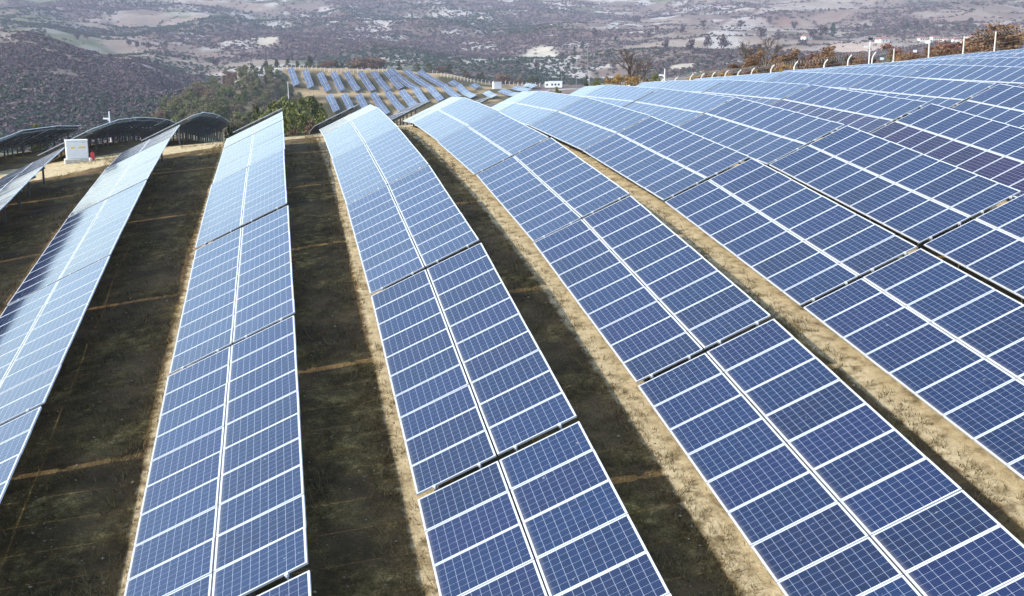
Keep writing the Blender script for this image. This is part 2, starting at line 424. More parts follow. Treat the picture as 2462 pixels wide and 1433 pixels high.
def land_colour(x, y):
    D = np.hypot(x, y); c = column(x, y)
    sx, sy = x/140. + fbm(x/90., y/90., 51, 3)*0.8, y/210. + fbm(x/90., y/90., 52, 3)*0.8
    idh, bd = voro(sx, sy, 61)
    pal = np.array([(0.215,0.165,0.135),(0.245,0.192,0.15),(0.175,0.135,0.108),(0.20,0.122,0.094),(0.135,0.14,0.082),(0.23,0.178,0.14),(0.185,0.14,0.112),(0.27,0.222,0.175)])
    k = np.minimum((idh * 8).astype(int), 7)
    C = pal[k] * 0.78
    n = fbm(x/60., y/60., 71, 5)
    C = C * (1 + 0.35 * n)[..., None]
    rough = smooth(0.0, 0.12, bd)[..., None]
    C = C * rough + np.array((0.20, 0.165, 0.13)) * (1 - rough)
    dens, ever = scrub_density(x, y)
    under = np.array((0.085, 0.062, 0.058))
    C = C * (1 - 0.75*dens[..., None]) + under * 0.75 * dens[..., None]
    # pale limestone
    rk = smooth(0.63, 0.76, fbm(x/45., y/60., 91, 5)*1.9 + 0.5) * smooth(380, 480, D) * (0.35 + 0.65 * smooth(300, 700, c) * (1 - smooth(1700, 1900, c)))
    C = C * (1 - rk[..., None]) + np.array((0.32, 0.295, 0.265)) * rk[..., None]
    for s_, cc in ((spot(c, D, 1300, 60, 1450, 260), (0.40, 0.36, 0.285)), (spot(c, D, 640, 50, 1750, 200), (0.36, 0.32, 0.25)), (spot(c, D, 1640, 40, 880, 60), (0.34,0.30,0.235)),
                   (spot(c, D, 260, 90, 1250, 90), (0.27, 0.17, 0.125)), (spot(c, D, 440, 70, 1000, 60), (0.20, 0.215, 0.13)), (spot(c, D, 330, 60, 1090, 50), (0.19, 0.20, 0.12)),
                   (spot(c, D, 2060, 90, 1250, 160), (0.36, 0.28, 0.22))):
        C = C * (1 - s_[..., None]) + np.array(cc) * s_[..., None]
    # the far array knoll: sandy tracks, dry grass darkened to stand in for the rows' faint shadows
    kn = smooth(650, 690, c) * (1 - smooth(1240, 1300, c)) * smooth(430, 450, D) * (1 - smooth(596, 604, D))
    gr = np.maximum(0.8*smooth(0.58, 0.74, fbm(x/9., y/9., 95, 4)*1.6 + 0.5), np.maximum(1 - smooth(3, 7, np.abs(D - 549 + 5*fbm(x/30., y/30., 96, 2))), smooth(584, 592, D)))[..., None]
    kc = np.array((0.062, 0.055, 0.020)) * (1 - gr) + np.array((0.33, 0.24, 0.13)) * gr
    C = C * (1 - kn[..., None]) + kc * kn[..., None]
    # bushy slope left of it
    lf = smooth(330, 400, c) * (1 - smooth(640, 690, c)) * smooth(250, 300, D) * (1 - smooth(600, 620, D))
    lc = np.array((0.13, 0.105, 0.06)) * (1 - rk[..., None]) + np.array((0.44, 0.42, 0.39)) * rk[..., None]
    C = C * (1 - lf[..., None]) + lc * lf[..., None]
    nearc = (1 - smooth(135, 200, D))[..., None]
    C = C * (1 - nearc) + np.array((0.30, 0.235, 0.14)) * nearc
    return np.clip(C, 0.01, 0.8)

def far_mat():
    m = NT('hill_land')
    tc = m.n('ShaderNodeTexCoord').outputs['Object']
    ca = m.n('ShaderNodeAttribute', attribute_name='soil').outputs['Color']
    n = m.noise(tc, 0.06, 6, 0.65); n2 = m.noise(tc, 0.45, 4, 0.6)
    k = m.math('MULTIPLY_ADD', n, 0.9, 0.55); k2 = m.math('MULTIPLY_ADD', n2, 0.6, 0.7)
    mul = m.n('ShaderNodeVectorMath', operation='SCALE'); m.l(ca, mul.inputs[0]); m.l(m.math('MULTIPLY', k, k2), mul.inputs['Scale'])
    m.set(Base_Color=mul.outputs[0], Roughness=0.95, Specular_IOR_Level=0.1)
    m.bump(n2, 0.6, 0.8)
    return m.mat
M_far = far_mat()
az = np.concatenate([np.arange(-180, -42, 3.0), np.arange(-42, 42.01, 0.17), np.arange(45, 181, 3.0)])
az = np.radians(az + YAW)
rad = np.concatenate([np.geomspace(60, 140, 30), np.geomspace(144, 700, 190), np.geomspace(706, 2800, 230)])
AZ, RD = np.meshgrid(az, rad)
HX, HY = RD * np.sin(AZ), RD * np.cos(AZ)
HZ = height(HX, HY)
inside = (HX > gx[0] + 1) & (HX < gx[-1] - 1) & (HY > gy[0] + 1) & (HY < gy[-1] - 1)
HZ = HZ - np.where(inside, 1.2, 0.0)
V = np.stack([HX, HY, HZ + ZC], -1).reshape(-1, 3)
nr, na = RD.shape
idx = np.arange(nr*na).reshape(nr, na)
F = np.stack([idx[:-1, :-1], idx[:-1, 1:], idx[1:, 1:], idx[1:, :-1]], -1)[:, :, ::-1].reshape(-1, 4)
me = np_mesh('hills', V, F, M_far, True)
C = land_colour(V[:, 0], V[:, 1])
a = me.attributes.new('soil', 'FLOAT_COLOR', 'POINT')
a.data.foreach_set('color', np.concatenate([C, np.ones((len(C), 1))], 1).astype(np.float32).ravel())
tag(mobj('hills', me), kind='structure')
#PART3
# ------------------------------------------------------------------ solar tables
TILT = R(25.53)
PW, PL = 1.65, 0.992                            # panel across the row, along the row
PITCH_Y, PITCH_X = 1.0065, 1.68

def panel_mat(name, deep, mid, spec):
    m = NT(name)
    tc = m.n('ShaderNodeTexCoord').outputs['Object']
    sep = m.n('ShaderNodeSeparateXYZ'); m.l(tc, sep.inputs[0])
    u = m.math('DIVIDE', m.math('SUBTRACT', sep.outputs[0], 0.036), 0.1578)
    v = m.math('DIVIDE', m.math('SUBTRACT', sep.outputs[1], 0.029), 0.1556)
    def line(t, w):
        d = m.math('ABSOLUTE', m.math('SUBTRACT', m.math('FRACT', t), 0.5))
        return m.math('GREATER_THAN', d, 0.5 - w)
    lu = line(u, 0.021); lv = line(v, 0.014)
    bus = m.math('MULTIPLY', line(m.math('MULTIPLY', v, 4.0), 0.028), 0.10)
    oob = m.math('MAXIMUM', m.math('GREATER_THAN', m.math('ABSOLUTE', m.math('SUBTRACT', u, 5.0)), 4.99),
                 m.math('GREATER_THAN', m.math('ABSOLUTE', m.math('SUBTRACT', v, 3.0)), 2.99))
    # every cell a little different
    comb = m.n('ShaderNodeCombineXYZ')
    m.l(m.math('FLOOR', u), comb.inputs[0]); m.l(m.math('FLOOR', v), comb.inputs[1])
    oi = m.n('ShaderNodeObjectInfo').outputs['Random']
    m.l(m.math('MULTIPLY', oi, 97.0), comb.inputs[2])
    wn_ = m.n('ShaderNodeTexWhiteNoise'); m.l(comb.outputs[0], wn_.inputs['Vector'])
    cellv = m.math('MULTIPLY_ADD', wn_.outputs['Value'], 0.35, m.math('MULTIPLY', oi, 0.65))
    cells = m.mix(cellv, deep, mid)
    wp = m.n('ShaderNodeTexWhiteNoise', noise_dimensions='1D'); m.l(m.math('MULTIPLY', oi, 371.0), wp.inputs['W'])
    vio = m.math('MULTIPLY', m.math('POWER', wp.outputs['Value'], 2.5), 0.75)
    cells = m.mix(vio, cells, (mid[0]*1.6, mid[1]*0.62, mid[2]*0.85))
    gr = m.noise(tc, 60, 3, 0.7)
    cells = m.mix(m.math('MULTIPLY', gr, 0.35), cells, tuple(c*0.55 for c in deep))
    c = m.mix(bus, cells, (0.55, 0.58, 0.62))
    c = m.mix(m.math('MULTIPLY', lv, 0.52), c, (0.48, 0.53, 0.60))
    c = m.mix(m.math('MULTIPLY', lu, 0.46), c, (0.50, 0.55, 0.62))
    c = m.mix(oob, c, (0.46, 0.48, 0.51))
    # a film of dust on the glass
    dust = m.noise(tc, 2.3, 4, 0.6)
    c = m.mix(m.math('MULTIPLY', dust, 0.016), c, (0.5, 0.47, 0.42))
    wd = m.n('ShaderNodeVectorMath', operation='ADD'); m.l(tc, wd.inputs[0]); cz = m.n('ShaderNodeCombineXYZ'); m.l(m.math('MULTIPLY', oi, 53.0), cz.inputs[2]); m.l(cz.outputs[0], wd.inputs[1])
    drop = m.ramp(m.noise(wd.outputs[0], 9, 2, 0.5), [(0.735, (0, 0, 0)), (0.76, (1, 1, 1))])
    c = m.mix(m.math('MULTIPLY', drop, 0.28), c, (0.45, 0.43, 0.38))
    # dirt gathers along the low rim of each panel
    rim = m.n('ShaderNodeMapRange'); m.l(m.math('ADD', sep.outputs[0], m.math('MULTIPLY', dust, 0.10)), rim.inputs[0]); rim.inputs[1].default_value = 0.16; rim.inputs[2].default_value = 0.05
    c = m.mix(m.math('MULTIPLY', rim.outputs[0], 0.30), c, (0.30, 0.26, 0.20))
    m.set(Base_Color=c, Roughness=m.math('MULTIPLY_ADD', dust, 0.07, 0.055), IOR=1.6, Specular_IOR_Level=spec)
    m.bump(m.noise(tc, 1.1, 2, 0.4), 0.004, 0.25)
    return m.mat
M_panel = panel_mat('panel_glass', (0.0015, 0.0070, 0.033), (0.003, 0.019, 0.070), 0.5)
M_violet = panel_mat('panel_glass_violet', (0.007, 0.007, 0.030), (0.012, 0.011, 0.050), 0.22)
M_alu = simple_mat('anodised_frame', (0.56, 0.58, 0.60), 0.38, 0.25, 0.04, 3)
M_zinc = simple_mat('galvanised_steel', (0.22, 0.225, 0.23), 0.5, 0.5, 0.15, 8)
M_back = simple_mat('panel_backsheet', (0.028, 0.028, 0.031), 0.8, 0, 0.05, 3)
M_back.node_tree.nodes['Principled BSDF'].inputs['Specular IOR Level'].default_value = 0.05

def panel_meshes(mat, tagname):
    b = MB()
    b.add([(0.012,0.012,-0.002),(PW-0.012,0.012,-0.002),(PW-0.012,PL-0.012,-0.002),(0.012,PL-0.012,-0.002)], [(0,1,2,3)], 0)
    b.add([(0.012,0.012,-0.008),(PW-0.012,0.012,-0.008),(PW-0.012,PL-0.012,-0.008),(0.012,PL-0.012,-0.008)], [(3,2,1,0)], 1)
    return b.mesh('solar_panel' + tagname, [mat, M_back])
ME_panel = panel_meshes(M_panel, '')
ME_violet = panel_meshes(M_violet, '_violet')
fb = MB()
fw = 0.021
for x0, x1, y0, y1 in ((0, PW, 0, fw), (0, PW, PL-fw, PL), (0, fw, fw, PL-fw), (PW-fw, PW, fw, PL-fw)):
    fb.box(x0, x1, y0, y1, -0.038, 0.0)
ME_frame = fb.mesh('frame', M_alu)
# far panels carry frame and glass in one mesh
b = MB()
b.box(0, PW, 0, PL, -0.038, -0.003, 1)
b.add([(0.03,0.03,0),(PW-0.03,0.03,0),(PW-0.03,PL-0.03,0),(0.03,PL-0.03,0)], [(0,1,2,3)], 0)
ME_farpanel = b.mesh('solar_panel_far', [M_panel, M_alu])

def c_profile(length, w, h, t, name):
    """open channel section along +y"""
    b = MB()
    b.box(-w/2, -w/2+t, 0, length, -h, 0); b.box(-w/2+t, w/2, 0, length, -t, 0); b.box(-w/2+t, w/2, 0, length, -h, -h+t)
    return b.mesh(name, M_zinc)
ME_purlin = {10: c_profile(10.12, 0.06, 0.09, 0.006, 'purlin'), 5: c_profile(5.15, 0.06, 0.09, 0.006, 'purlin_short')}
ME_purlin[4] = c_profile(4.14, 0.06, 0.09, 0.006, 'purlin_shorter')
b = MB(); b.box(0.25, 3.08, -0.03, 0.03, -0.22, -0.128); ME_rafter = b.mesh('rafter', M_zinc)
b = MB(); b.box(-0.045, 0.045, -0.003, 0.003, 0, 1); b.box(-0.045, -0.039, 0.003, 0.05, 0, 1); b.box(0.039, 0.045, 0.003, 0.05, 0, 1)
ME_post = b.mesh('post', M_zinc)
b = MB(); b.box(-0.02, 0.02, -0.02, 0.02, 0, 1); ME_brace = b.mesh('brace', M_zinc)
b = MB(); b.box(-0.03, 0.03, -0.05, 0.03, -0.04, 0.012); b.box(-0.012, 0.012, -0.075, -0.05, -0.10, -0.005); ME_clamp = b.mesh('clamp', M_alu)

def frame_axes(P0, P1):
    """axes of a table whose low edge runs from P0 to P1"""
    B = (P1 - P0).normalized()
    side = B.cross(Vector((0, 0, 1))).normalized()          # level, to the right of the row
    up = side.cross(B)
    t = TILT + random.gauss(0, R(0.10))
    A = (side * math.cos(t) + up * math.sin(t)).normalized()
    return A, B, A.cross(B)

def stick(me_, parent, a, b, base):
    d = Vector(b) - Vector(a)
    q = d.to_track_quat('Z', 'Y').to_matrix().to_4x4()
    m = Matrix.Translation(Vector(a) - base) @ q @ Matrix.Diagonal((1, 1, d.length, 1))
    return mobj(me_.name.split('.')[0], me_, parent, mat=m)

def table(P0, P1, n, label, group, violet=False, detail=2, braces=False, name='solar_table'):
    """P0, P1: ends of the low edge (world); n panels along"""
    P0, P1 = Vector(P0), Vector(P1)
    A, B, N = frame_axes(P0, P1)
    base = Vector((P0.x, P0.y, float(height(P0.x, P0.y)) + ZC))
    e = empty(name, base)
    tag(e, label, 'solar table', group)
    rot = Matrix((A, B, N)).transposed().to_4x4()
    for cx_ in range(2):
        for j in range(n):
            jit = Vector((random.gauss(0, .002), 0, random.gauss(0, .0015)))
            p = P0 - base + A * (cx_ * PITCH_X) + B * (j * PITCH_Y) + jit
            rj = rot @ Matrix.Rotation(random.gauss(0, .0022), 4, 'X') @ Matrix.Rotation(random.gauss(0, .0022), 4, 'Y')
            m = Matrix.Translation(p) @ rj
            if detail >= 1:
                o = mobj('solar_panel', ME_violet if (violet and cx_ == 0) else ME_panel, e, mat=m)
                mobj('frame', ME_frame, o)
            else:
                mobj('solar_panel', ME_farpanel, e, mat=m)
    L = n * PITCH_Y - 0.018
    if detail >= 1:
        for xa in (0.36, 1.29, 2.04, 2.97):
            m = Matrix.Translation(P0 - base + A*xa - N*0.040 - B*0.03) @ rot
            mobj('purlin', ME_purlin[n], e, mat=m)
            if detail >= 2:
                mobj('clamp', ME_clamp, e, mat=Matrix.Translation(P0 - base + A*xa - N*0.004 - B*0.012) @ rot)
    st = [0.9 + i * (L - 1.8) / max(1, round((L - 1.8) / 2.8)) for i in range(max(1, round((L - 1.8) / 2.8)) + 1)]
    if detail == 0: st = [1.2, L - 1.2]
    for s in st:
        if detail >= 1:
            mobj('rafter', ME_rafter, e, mat=Matrix.Translation(P0 - base + B*s) @ rot)
        for xa in (0.55, 2.25):
            top = P0 + A*xa + B*s - N*0.17
            g = float(height(top.x, top.y)) + ZC - 0.15
            stick(ME_post, e, (top.x, top.y, g), top, base)
        if braces:
            pa = P0 + A*2.25 + B*s; g = float(height(pa.x, pa.y)) + ZC
            stick(ME_brace, e, (pa.x, pa.y, g + 0.45), P0 + A*1.2 + B*s - N*0.2, base)
    return e

def project(P):
    x, y, z = P[0], P[1], P[2] - ZC
    s = x*cyaw - y*syaw; f = x*syaw + y*cyaw
    d = f*cp - z*sp; dn = -f*sp - z*cp
    if d < 0.5: return (-9999, -9999)
    return 1231 + FPX*s/d, 698 + FPX*dn/d

_ONES = ['', 'first','second','third','fourth','fifth','sixth','seventh','eighth','ninth','tenth','eleventh','twelfth','thirteenth','fourteenth','fifteenth','sixteenth','seventeenth','eighteenth','nineteenth']
_TENS = {2: ('twenty', 'twentieth'), 3: ('thirty', 'thirtieth'), 4: ('forty', 'fortieth'), 5: ('fifty', 'fiftieth'), 6: ('sixty', 'sixtieth'), 7: ('seventy', 'seventieth'), 8: ('eighty', 'eightieth'), 9: ('ninety', 'ninetieth')}
def ordinal(n):
    if n >= 100: return 'hundredth' if n == 100 else 'hundred-' + ordinal(n - 100)
    if n < 20: return _ONES[n]
    t, o = divmod(n, 10)
    return _TENS[t][1] if o == 0 else _TENS[t][0] + '-' + _ONES[o]
ORD = ['first','second','third','fourth','fifth','sixth','seventh','eighth','ninth','tenth','eleventh','twelfth','thirteenth','fourteenth','fifteenth','sixteenth']
def lowpt(r, y): return (rowx(r), y, float(zrow(r, y)) + ZC)
def seen(P0, P1):
    pts = [project((P0[0]+dx, P[1], P[2]+dz)) for P in (P0, P1) for dx, dz in ((0, 0), (3.0, 1.43))]
    pts += [project(((P0[0]+P1[0])/2+dx, (P0[1]+P1[1])/2, (P0[2]+P1[2])/2)) for dx in (0, 3)]
    return any(-40 < u < 2500 and -40 < v < 1480 for u, v in pts)
ENDN = {2: 4}
YREF = {0: 30.35, 1: 33.3, 2: 36.1, 3: 39.05, 4: 41.9, 5: 44.5, 6: 47.6, 7: 50.3, 8: 53.2, 9: 56.2, 10: 59.4, 11: 62.3, 12: 65.2}
def march(r, y, d):
    """next table joint along the row, one table length up or down the slope"""
    y1 = y + d
    for _ in range(4):
        dz = float(zrow(r, y1) - zrow(r, y)); y1 = y + math.copysign(math.sqrt(d*d - dz*dz), d)
    return y1
for r in range(0, 13):
    ks = []
    y = YREF[r]
    up = [y]
    for k in range(2): up.append(march(r, up[-1], 10.24))
    dn = []
    for k in range(6):
        y = march(r, y, -10.24); dn.append(y)
    ks = [(y0, 10) for y0 in reversed(dn)] + [(up[0], 10), (up[1], 10), (up[2], ENDN.get(r, 5))]
    ks = [(y0, n) for y0, n in ks if y0 > 0]
    ks = [(y0, n) for y0, n in ks if seen(lowpt(r, y0 + .1), lowpt(r, y0 + .1 + n*PITCH_Y))]
    for i, (y0, n) in enumerate(ks):
        ya, yb = y0 + 0.09, y0 + 0.09 + n*PITCH_Y*0.99
        P0, P1 = Vector(lowpt(r, ya)), Vector(lowpt(r, yb))
        dj = Vector((random.gauss(0, .014), 0, random.gauss(0, .005))); P0 += dj; P1 += dj + Vector((random.gauss(0, .010), 0, random.gauss(0, .006)))
        what = 'short table of blue solar panels' if n < 10 else 'long table of blue solar panels'
        viol = (r == 7 and ya < 52) or (r == 9 and ya < 57)
        if viol: what = 'solar table with violet lower panels'
        lab = f'{what}, {ORD[r]} row from left, ' + ('last before road' if n < 10 else f'{ORD[i]} from front')
        table(P0, P1, n, lab, 'solar tables in front of the dirt road', viol, detail=2 if y0 < 48 else 1)
# second block, beyond the dirt road, falling away down the far side of the hill
B2 = {-1: (61.0, 3), 0: (64.2, 5), 1: (67.3, 5), 2: (68.9, 2), 3: (74.5, 2), 4: (77.0, 2), 5: (80.0, 2), 6: (83.0, 2)}
for r, (ys, nt) in B2.items():
    for i in range(nt):
        ya = ys + i*10.2; yb = ya + 10*PITCH_Y*0.992
        P0, P1 = lowpt(r, ya), lowpt(r, yb)
        side = 'dark underside showing' if r <= 1 else 'seen edge-on'
        lab = f'solar table beyond road, {side}, {ORD[r+1]} row from left, {ORD[i]} from road'
        table(P0, P1, 10, lab, 'solar tables beyond the dirt road', detail=1, braces=(r <= 1))
#PART4
# ------------------------------------------------------------------ the array on the far knoll
def zpx(z, ox=600., oy=130., s=6.155): return (ox + z[0]/s, oy + z[1]/s)
Z1 = lambda x, y: zpx((x, y)); Z2 = lambda x, y: zpx((x, y), 950., 150.)
UP = [(Z1(370,285), Z1(402,378), 1), (Z1(562,240), Z1(650,507), 3), (Z1(778,275), Z1(890,605), 3), (Z1(992,318), Z1(1112,580), 3),
      (Z1(1192,308), Z1(1325,583), 3), (Z1(1388,305), Z1(1535,555), 3), (Z1(1587,298), Z1(1742,540), 3), (Z1(1782,298), Z1(1945,522), 3),
      (Z1(1977,285), Z1(2150,500), 3), ((930,166), (990,218), 4), ((968,168), (1024,216), 4), ((1000,173), (1057,213), 4), (Z2(780,320), Z2(865,375), 1)]
LO = [(Z1(1125,650), Z1(1240,890), 3), (Z1(1345,640), Z1(1470,890), 3), (Z1(1560,640), Z1(1690,880), 3), (Z1(1775,620), Z1(1930,860), 4), (Z1(1990,600), Z1(2190,850), 4),
      (Z1(2200,580), Z1(2400,800), 4), (Z2(50,465), Z2(200,670), 4), (Z2(255,430), Z2(400,640), 4), (Z2(460,405), Z2(625,600), 4), (Z2(670,385), Z2(820,520), 4),
      (Z2(885,375), Z2(1240,585), 5), (Z2(1095,365), Z2(1185,420), 1), (Z2(1290,485), Z2(1500,550), 3), (Z2(1515,455), Z2(1760,520), 3), (Z2(1720,410), Z2(1960,470), 3), (Z2(1880,370), Z2(2130,430), 3)]
def knoll_row(far_px, near_px, n, word, i, cnt):
    xa, ya, za, da = ground_hit(*far_px, 430, 588)
    xb, yb, zb, db = ground_hit(*near_px, 300, 588)
    F_, N_ = Vector((xa, ya, 0)), Vector((xb, yb, 0))
    d = (F_ - N_)
    if d.length < 5: d = Vector((-0.1, 1, 0))
    d.normalize()
    if d.y < 0.75: d = Vector((max(-0.6, min(0.3, d.x)), 0.8, 0)).normalized()
    for k in range(n):
        p1 = F_ - d * (10.25 * k); p0 = p1 - d * 10.0
        z0 = float(height(p0.x, p0.y)) + 0.75 + ZC; z1 = float(height(p1.x, p1.y)) + 0.75 + ZC
        tier = f'far knoll {word} tier, {ORD[min(i, 15)]} from left'
        pos = 'single table' if n == 1 else f'{ORD[k]} from top'
        A, B_, N__ = frame_axes(Vector((p0.x, p0.y, z0)), Vector((p1.x, p1.y, z1)))
        P0 = Vector((p0.x, p0.y, z0))
        # keep the slope inside what the ground allows at the high edge
        table(P0, P0 + B_ * 10.0, 10, f'small solar table, {tier}, {pos}', 'solar tables on the far knoll', detail=0)
for i, (a_, b_, n) in enumerate(UP): knoll_row(a_, b_, n, 'upper', i, len(UP))
for i, (a_, b_, n) in enumerate(LO): knoll_row(a_, b_, n, 'lower', i, len(LO))

# ------------------------------------------------------------------ service cabinet, extinguisher, poles
M_white = simple_mat('white_paint', (0.74, 0.75, 0.75), 0.45, 0, 0.04, 2)
M_conc = simple_mat('concrete', (0.50, 0.46, 0.39), 0.9, 0, 0.2, 7, 0.01)
M_concw = simple_mat('white_concrete_post', (0.70, 0.67, 0.60), 0.85, 0, 0.12, 9, 0.004)
M_yel = simple_mat('yellow_label', (0.75, 0.58, 0.05), 0.5, 0, 0.05)
M_red = simple_mat('red_paint', (0.60, 0.03, 0.02), 0.35, 0, 0.1)
M_blk = simple_mat('black_plastic', (0.03, 0.03, 0.03), 0.5, 0, 0.1)
M_roof = simple_mat('red_roof_tiles', (0.25, 0.12, 0.09), 0.8, 0, 0.25, 3, 0.02)
M_wall = simple_mat('white_render', (0.72, 0.69, 0.63), 0.85, 0, 0.06, 2)
M_win = simple_mat('dark_window', (0.05, 0.06, 0.08), 0.2, 0, 0.1)
M_wire = simple_mat('razor_wire', (0.42, 0.43, 0.42), 0.5, 0.5, 0.1)

def bevel_box(b, x0, x1, y0, y1, z0, z1, c, m=0):
    """box with chamfered upright and top edges"""
    ring = lambda z, i: [(x0+i+c,y0+i,z),(x1-i-c,y0+i,z),(x1-i,y0+i+c,z),(x1-i,y1-i-c,z),(x1-i-c,y1-i,z),(x0+i+c,y1-i,z),(x0+i,y1-i-c,z),(x0+i,y0+i+c,z)]
    vs_ = ring(z0, 0) + ring(z1 - c, 0) + ring(z1, c)
    fs = [tuple(reversed(range(8))), tuple(range(16, 24))]
    for k in range(2):
        for i in range(8):
            j = (i + 1) % 8; fs.append((8*k+i, 8*k+j, 8*k+8+j, 8*k+8+i))
    b.add(vs_, fs, m)
cx_, cy_, cz_, cd_ = ground_hit(187, 390, 40, 90)
cab = empty('electrical_cabinet', (cx_, cy_, cz_ + ZC), math.atan2(-cx_, cy_) * 0.9 + R(6))
cab.scale = (0.80, 0.80, 0.80)
tag(cab, 'white electrical cabinet with yellow warning labels on a concrete base by the road', 'cabinet')
b = MB(); bevel_box(b, -0.70, 0.70, -0.28, 0.28, 0.26, 1.46, 0.02); mobj('body', b.mesh('cabinet_body', M_white), cab)
b = MB(); bevel_box(b, -0.73, 0.73, -0.31, 0.31, 1.462, 1.53, 0.02); mobj('roof', b.mesh('cabinet_roof', M_white), cab)
b = MB(); bevel_box(b, -0.84, 0.92, -0.44, 0.34, -0.25, 0.257, 0.03); mobj('concrete_base', b.mesh('cabinet_base', M_conc), cab)
for x0, x1, lx0, lx1, lz in ((-0.665, -0.008, -0.38, -0.14, 1.0), (0.008, 0.665, 0.12, 0.53, 1.02)):
    b = MB(); b.box(x0, x1, -0.298, -0.283, 0.58, 1.42); d_ = mobj('door', b.mesh('cabinet_door', M_white), cab)
    b = MB(); b.box(lx0, lx1, -0.304, -0.2995, lz - 0.055, lz + 0.055); mobj('warning_label', b.mesh('warning_label', M_yel), d_)
b = MB(); b.box(0.02, 0.06, -0.33, -0.2995, 0.86, 1.02); mobj('handle', b.mesh('cabinet_handle', M_white), d_)
b = MB(); b.box(-0.665, 0.665, -0.296, -0.283, 0.29, 0.56); mobj('lower_panel', b.mesh('cabinet_lower_panel', M_white), cab)
b = MB(); b.box(0.34, 0.50, -0.304, -0.2995, 1.34, 1.37); mobj('name_plate', b.mesh('name_plate', M_zinc), d_)
ex, ey, ez, _ = ground_hit(223, 386, 40, 90)
fe = empty('fire_extinguisher', (ex, ey, ez + ZC)); tag(fe, 'red fire extinguisher standing beside the white cabinet', 'fire extinguisher')
b = MB(); b.tube([(0,0,0.02),(0,0,0.38),(0,0,0.44),(0,0,0.47)], [0.115,0.115,0.08,0.04], 14); mobj('cylinder', b.mesh('extinguisher_cylinder', M_red, True), fe)
b = MB(); b.tube([(0,0,0.47),(0,0,0.52)], 0.03, 8); b.box(-0.02, 0.14, -0.015, 0.015, 0.52, 0.545); mobj('valve', b.mesh('extinguisher_valve', M_blk), fe)
b = MB(); b.tube([(0.05,0,0.50),(0.16,0,0.42),(0.15,0,0.2),(0.13,0,0.1)], 0.014, 6); mobj('hose', b.mesh('extinguisher_hose', M_blk), fe)
bx_, by_, bz_, _ = ground_hit(217, 388, 40, 90)
b = MB(); b.tube([(0,0,-0.02),(0,0,0.16),(0,0,0.2)], [0.05,0.05,0.03], 10)
o = mobj('plastic_bottle', b.mesh('plastic_bottle', M_white), None, (bx_, by_, bz_ + ZC)); tag(o, 'small white plastic jar at the foot of the red extinguisher', 'jar')

def at(u, D):
    d = ray(u, 150.); h = math.hypot(d[0], d[1])
    return d[0]/h*D, d[1]/h*D
def zat(u, v, D):
    d = ray(u, v); return d[2]/math.hypot(d[0], d[1])*D
def pole(u, vtop, D, rad, label, parts=(), name='lamp_pole', cat='pole', mat=M_white):
    x, y = at(u, D); g = float(height(x, y)); top = zat(u, vtop, D)
    e = empty(name, (x, y, g + ZC), -R(YAW)); tag(e, label, cat)
    H = max(2.0, top - g)
    b = MB(); b.tube([(0,0,-0.3),(0,0,H*0.5),(0,0,H)], [rad, rad*0.85, rad*0.7], 10); mobj('shaft', b.mesh('pole_shaft', mat), e)
    b = MB(); b.box(-rad*2, rad*2, -rad*2, rad*2, -0.1, 0.05); mobj('foot_plate', b.mesh('foot_plate', M_conc), e)
    for p in parts:
        b = MB()
        if p == 'camera':
            b.box(-0.50, -0.05, -0.05, 0.05, H-0.62, H-0.50); b.box(-0.16, -0.05, -0.03, 0.03, H-0.72, H-0.62); mobj('security_camera', b.mesh('security_camera', M_white), e)
        if p == 'lamp':
            b.box(-0.16, 0.16, -0.14, 0.14, H+0.003, H+0.20); mobj('lamp_head', b.mesh('lamp_head', M_blk), e)
        if p == 'box':
            b.box(-0.12, 0.12, -0.18, -0.06, H*0.35, H*0.35+0.35); mobj('junction_box', b.mesh('junction_box', M_white), e)
    return e
pole(1599, 165, 98, 0.055, 'white camera pole standing near the green bush behind the row ends', ('camera',), 'camera_pole')
pole(2089, 96, 99, 0.06, 'white pole with black floodlight and camera, beside the fence', ('camera', 'lamp'), 'lamp_pole')
pole(253, 268, 92, 0.07, 'thin white camera pole rising behind the underside of the tables, left', ('camera',), 'camera_pole')
pole(1413, 112, 210, 0.09, 'tall thin grey lightning mast left of the bare tree', (), 'lightning_mast', 'mast', M_zinc)
pole(1417, 184, 205, 0.05, 'short white camera pole right beside the tall mast', ('camera',), 'camera_pole')
pole(690, 196, 470, 0.16, 'small lamp pole on the track below the far knoll tables', ('camera',), 'lamp_pole')
pole(1387, 180, 420, 0.12, 'slim grey pole between the white building and the tall mast', (), 'utility_pole', 'pole', M_zinc)
pole(1351, 185, 560, 0.14, 'slim pole right behind the white building', (), 'utility_pole', 'pole', M_zinc)
pole(793, 162, 588, 0.14, 'lamp pole on the far knoll fence line', ('lamp',), 'lamp_pole')

# ------------------------------------------------------------------ fences
def fence_post(kind):
    b = MB()
    if kind == 'curved':
        pts = [(0,0,-0.4),(0,0,0.9),(0,0,1.75),(0.04,0,1.95),(0.14,0,2.12),(0.30,0,2.28)]
    else:
        pts = [(0,0,-0.4),(0,0,1.2),(0,0,2.75)]
    b.tube(pts, [0.062]*(len(pts)-1) + [0.05], 4)
    return b.mesh('fence_post_' + kind, M_concw)
ME_pc, ME_ps = fence_post('curved'), fence_post('straight')
FP = [(1453,207,'c'),(1507,204,'c'),(1590,190,'c'),(1624,185,'c'),(1660,178,'c'),(1687,176,'c'),(1714,173,'c'),(1745,169,'c'),(1775,168,'c'),(1808,163,'c'),(1855,156,'c'),(1910,148,'c'),(1982,143,'c'),(2038,132,'c'),(2097,126,'c'),(2147,117,'t'),(2232,95,'s'),(2313,87,'s'),(2388,76,'s'),(2462,64,'s'),(2540,52,'s')]
fence = empty('perimeter_fence', (*at(2000, 100), ZC - 3)); tag(fence, 'white concrete post fence with razor wire along the ridge, right of the bare trees', 'fence')
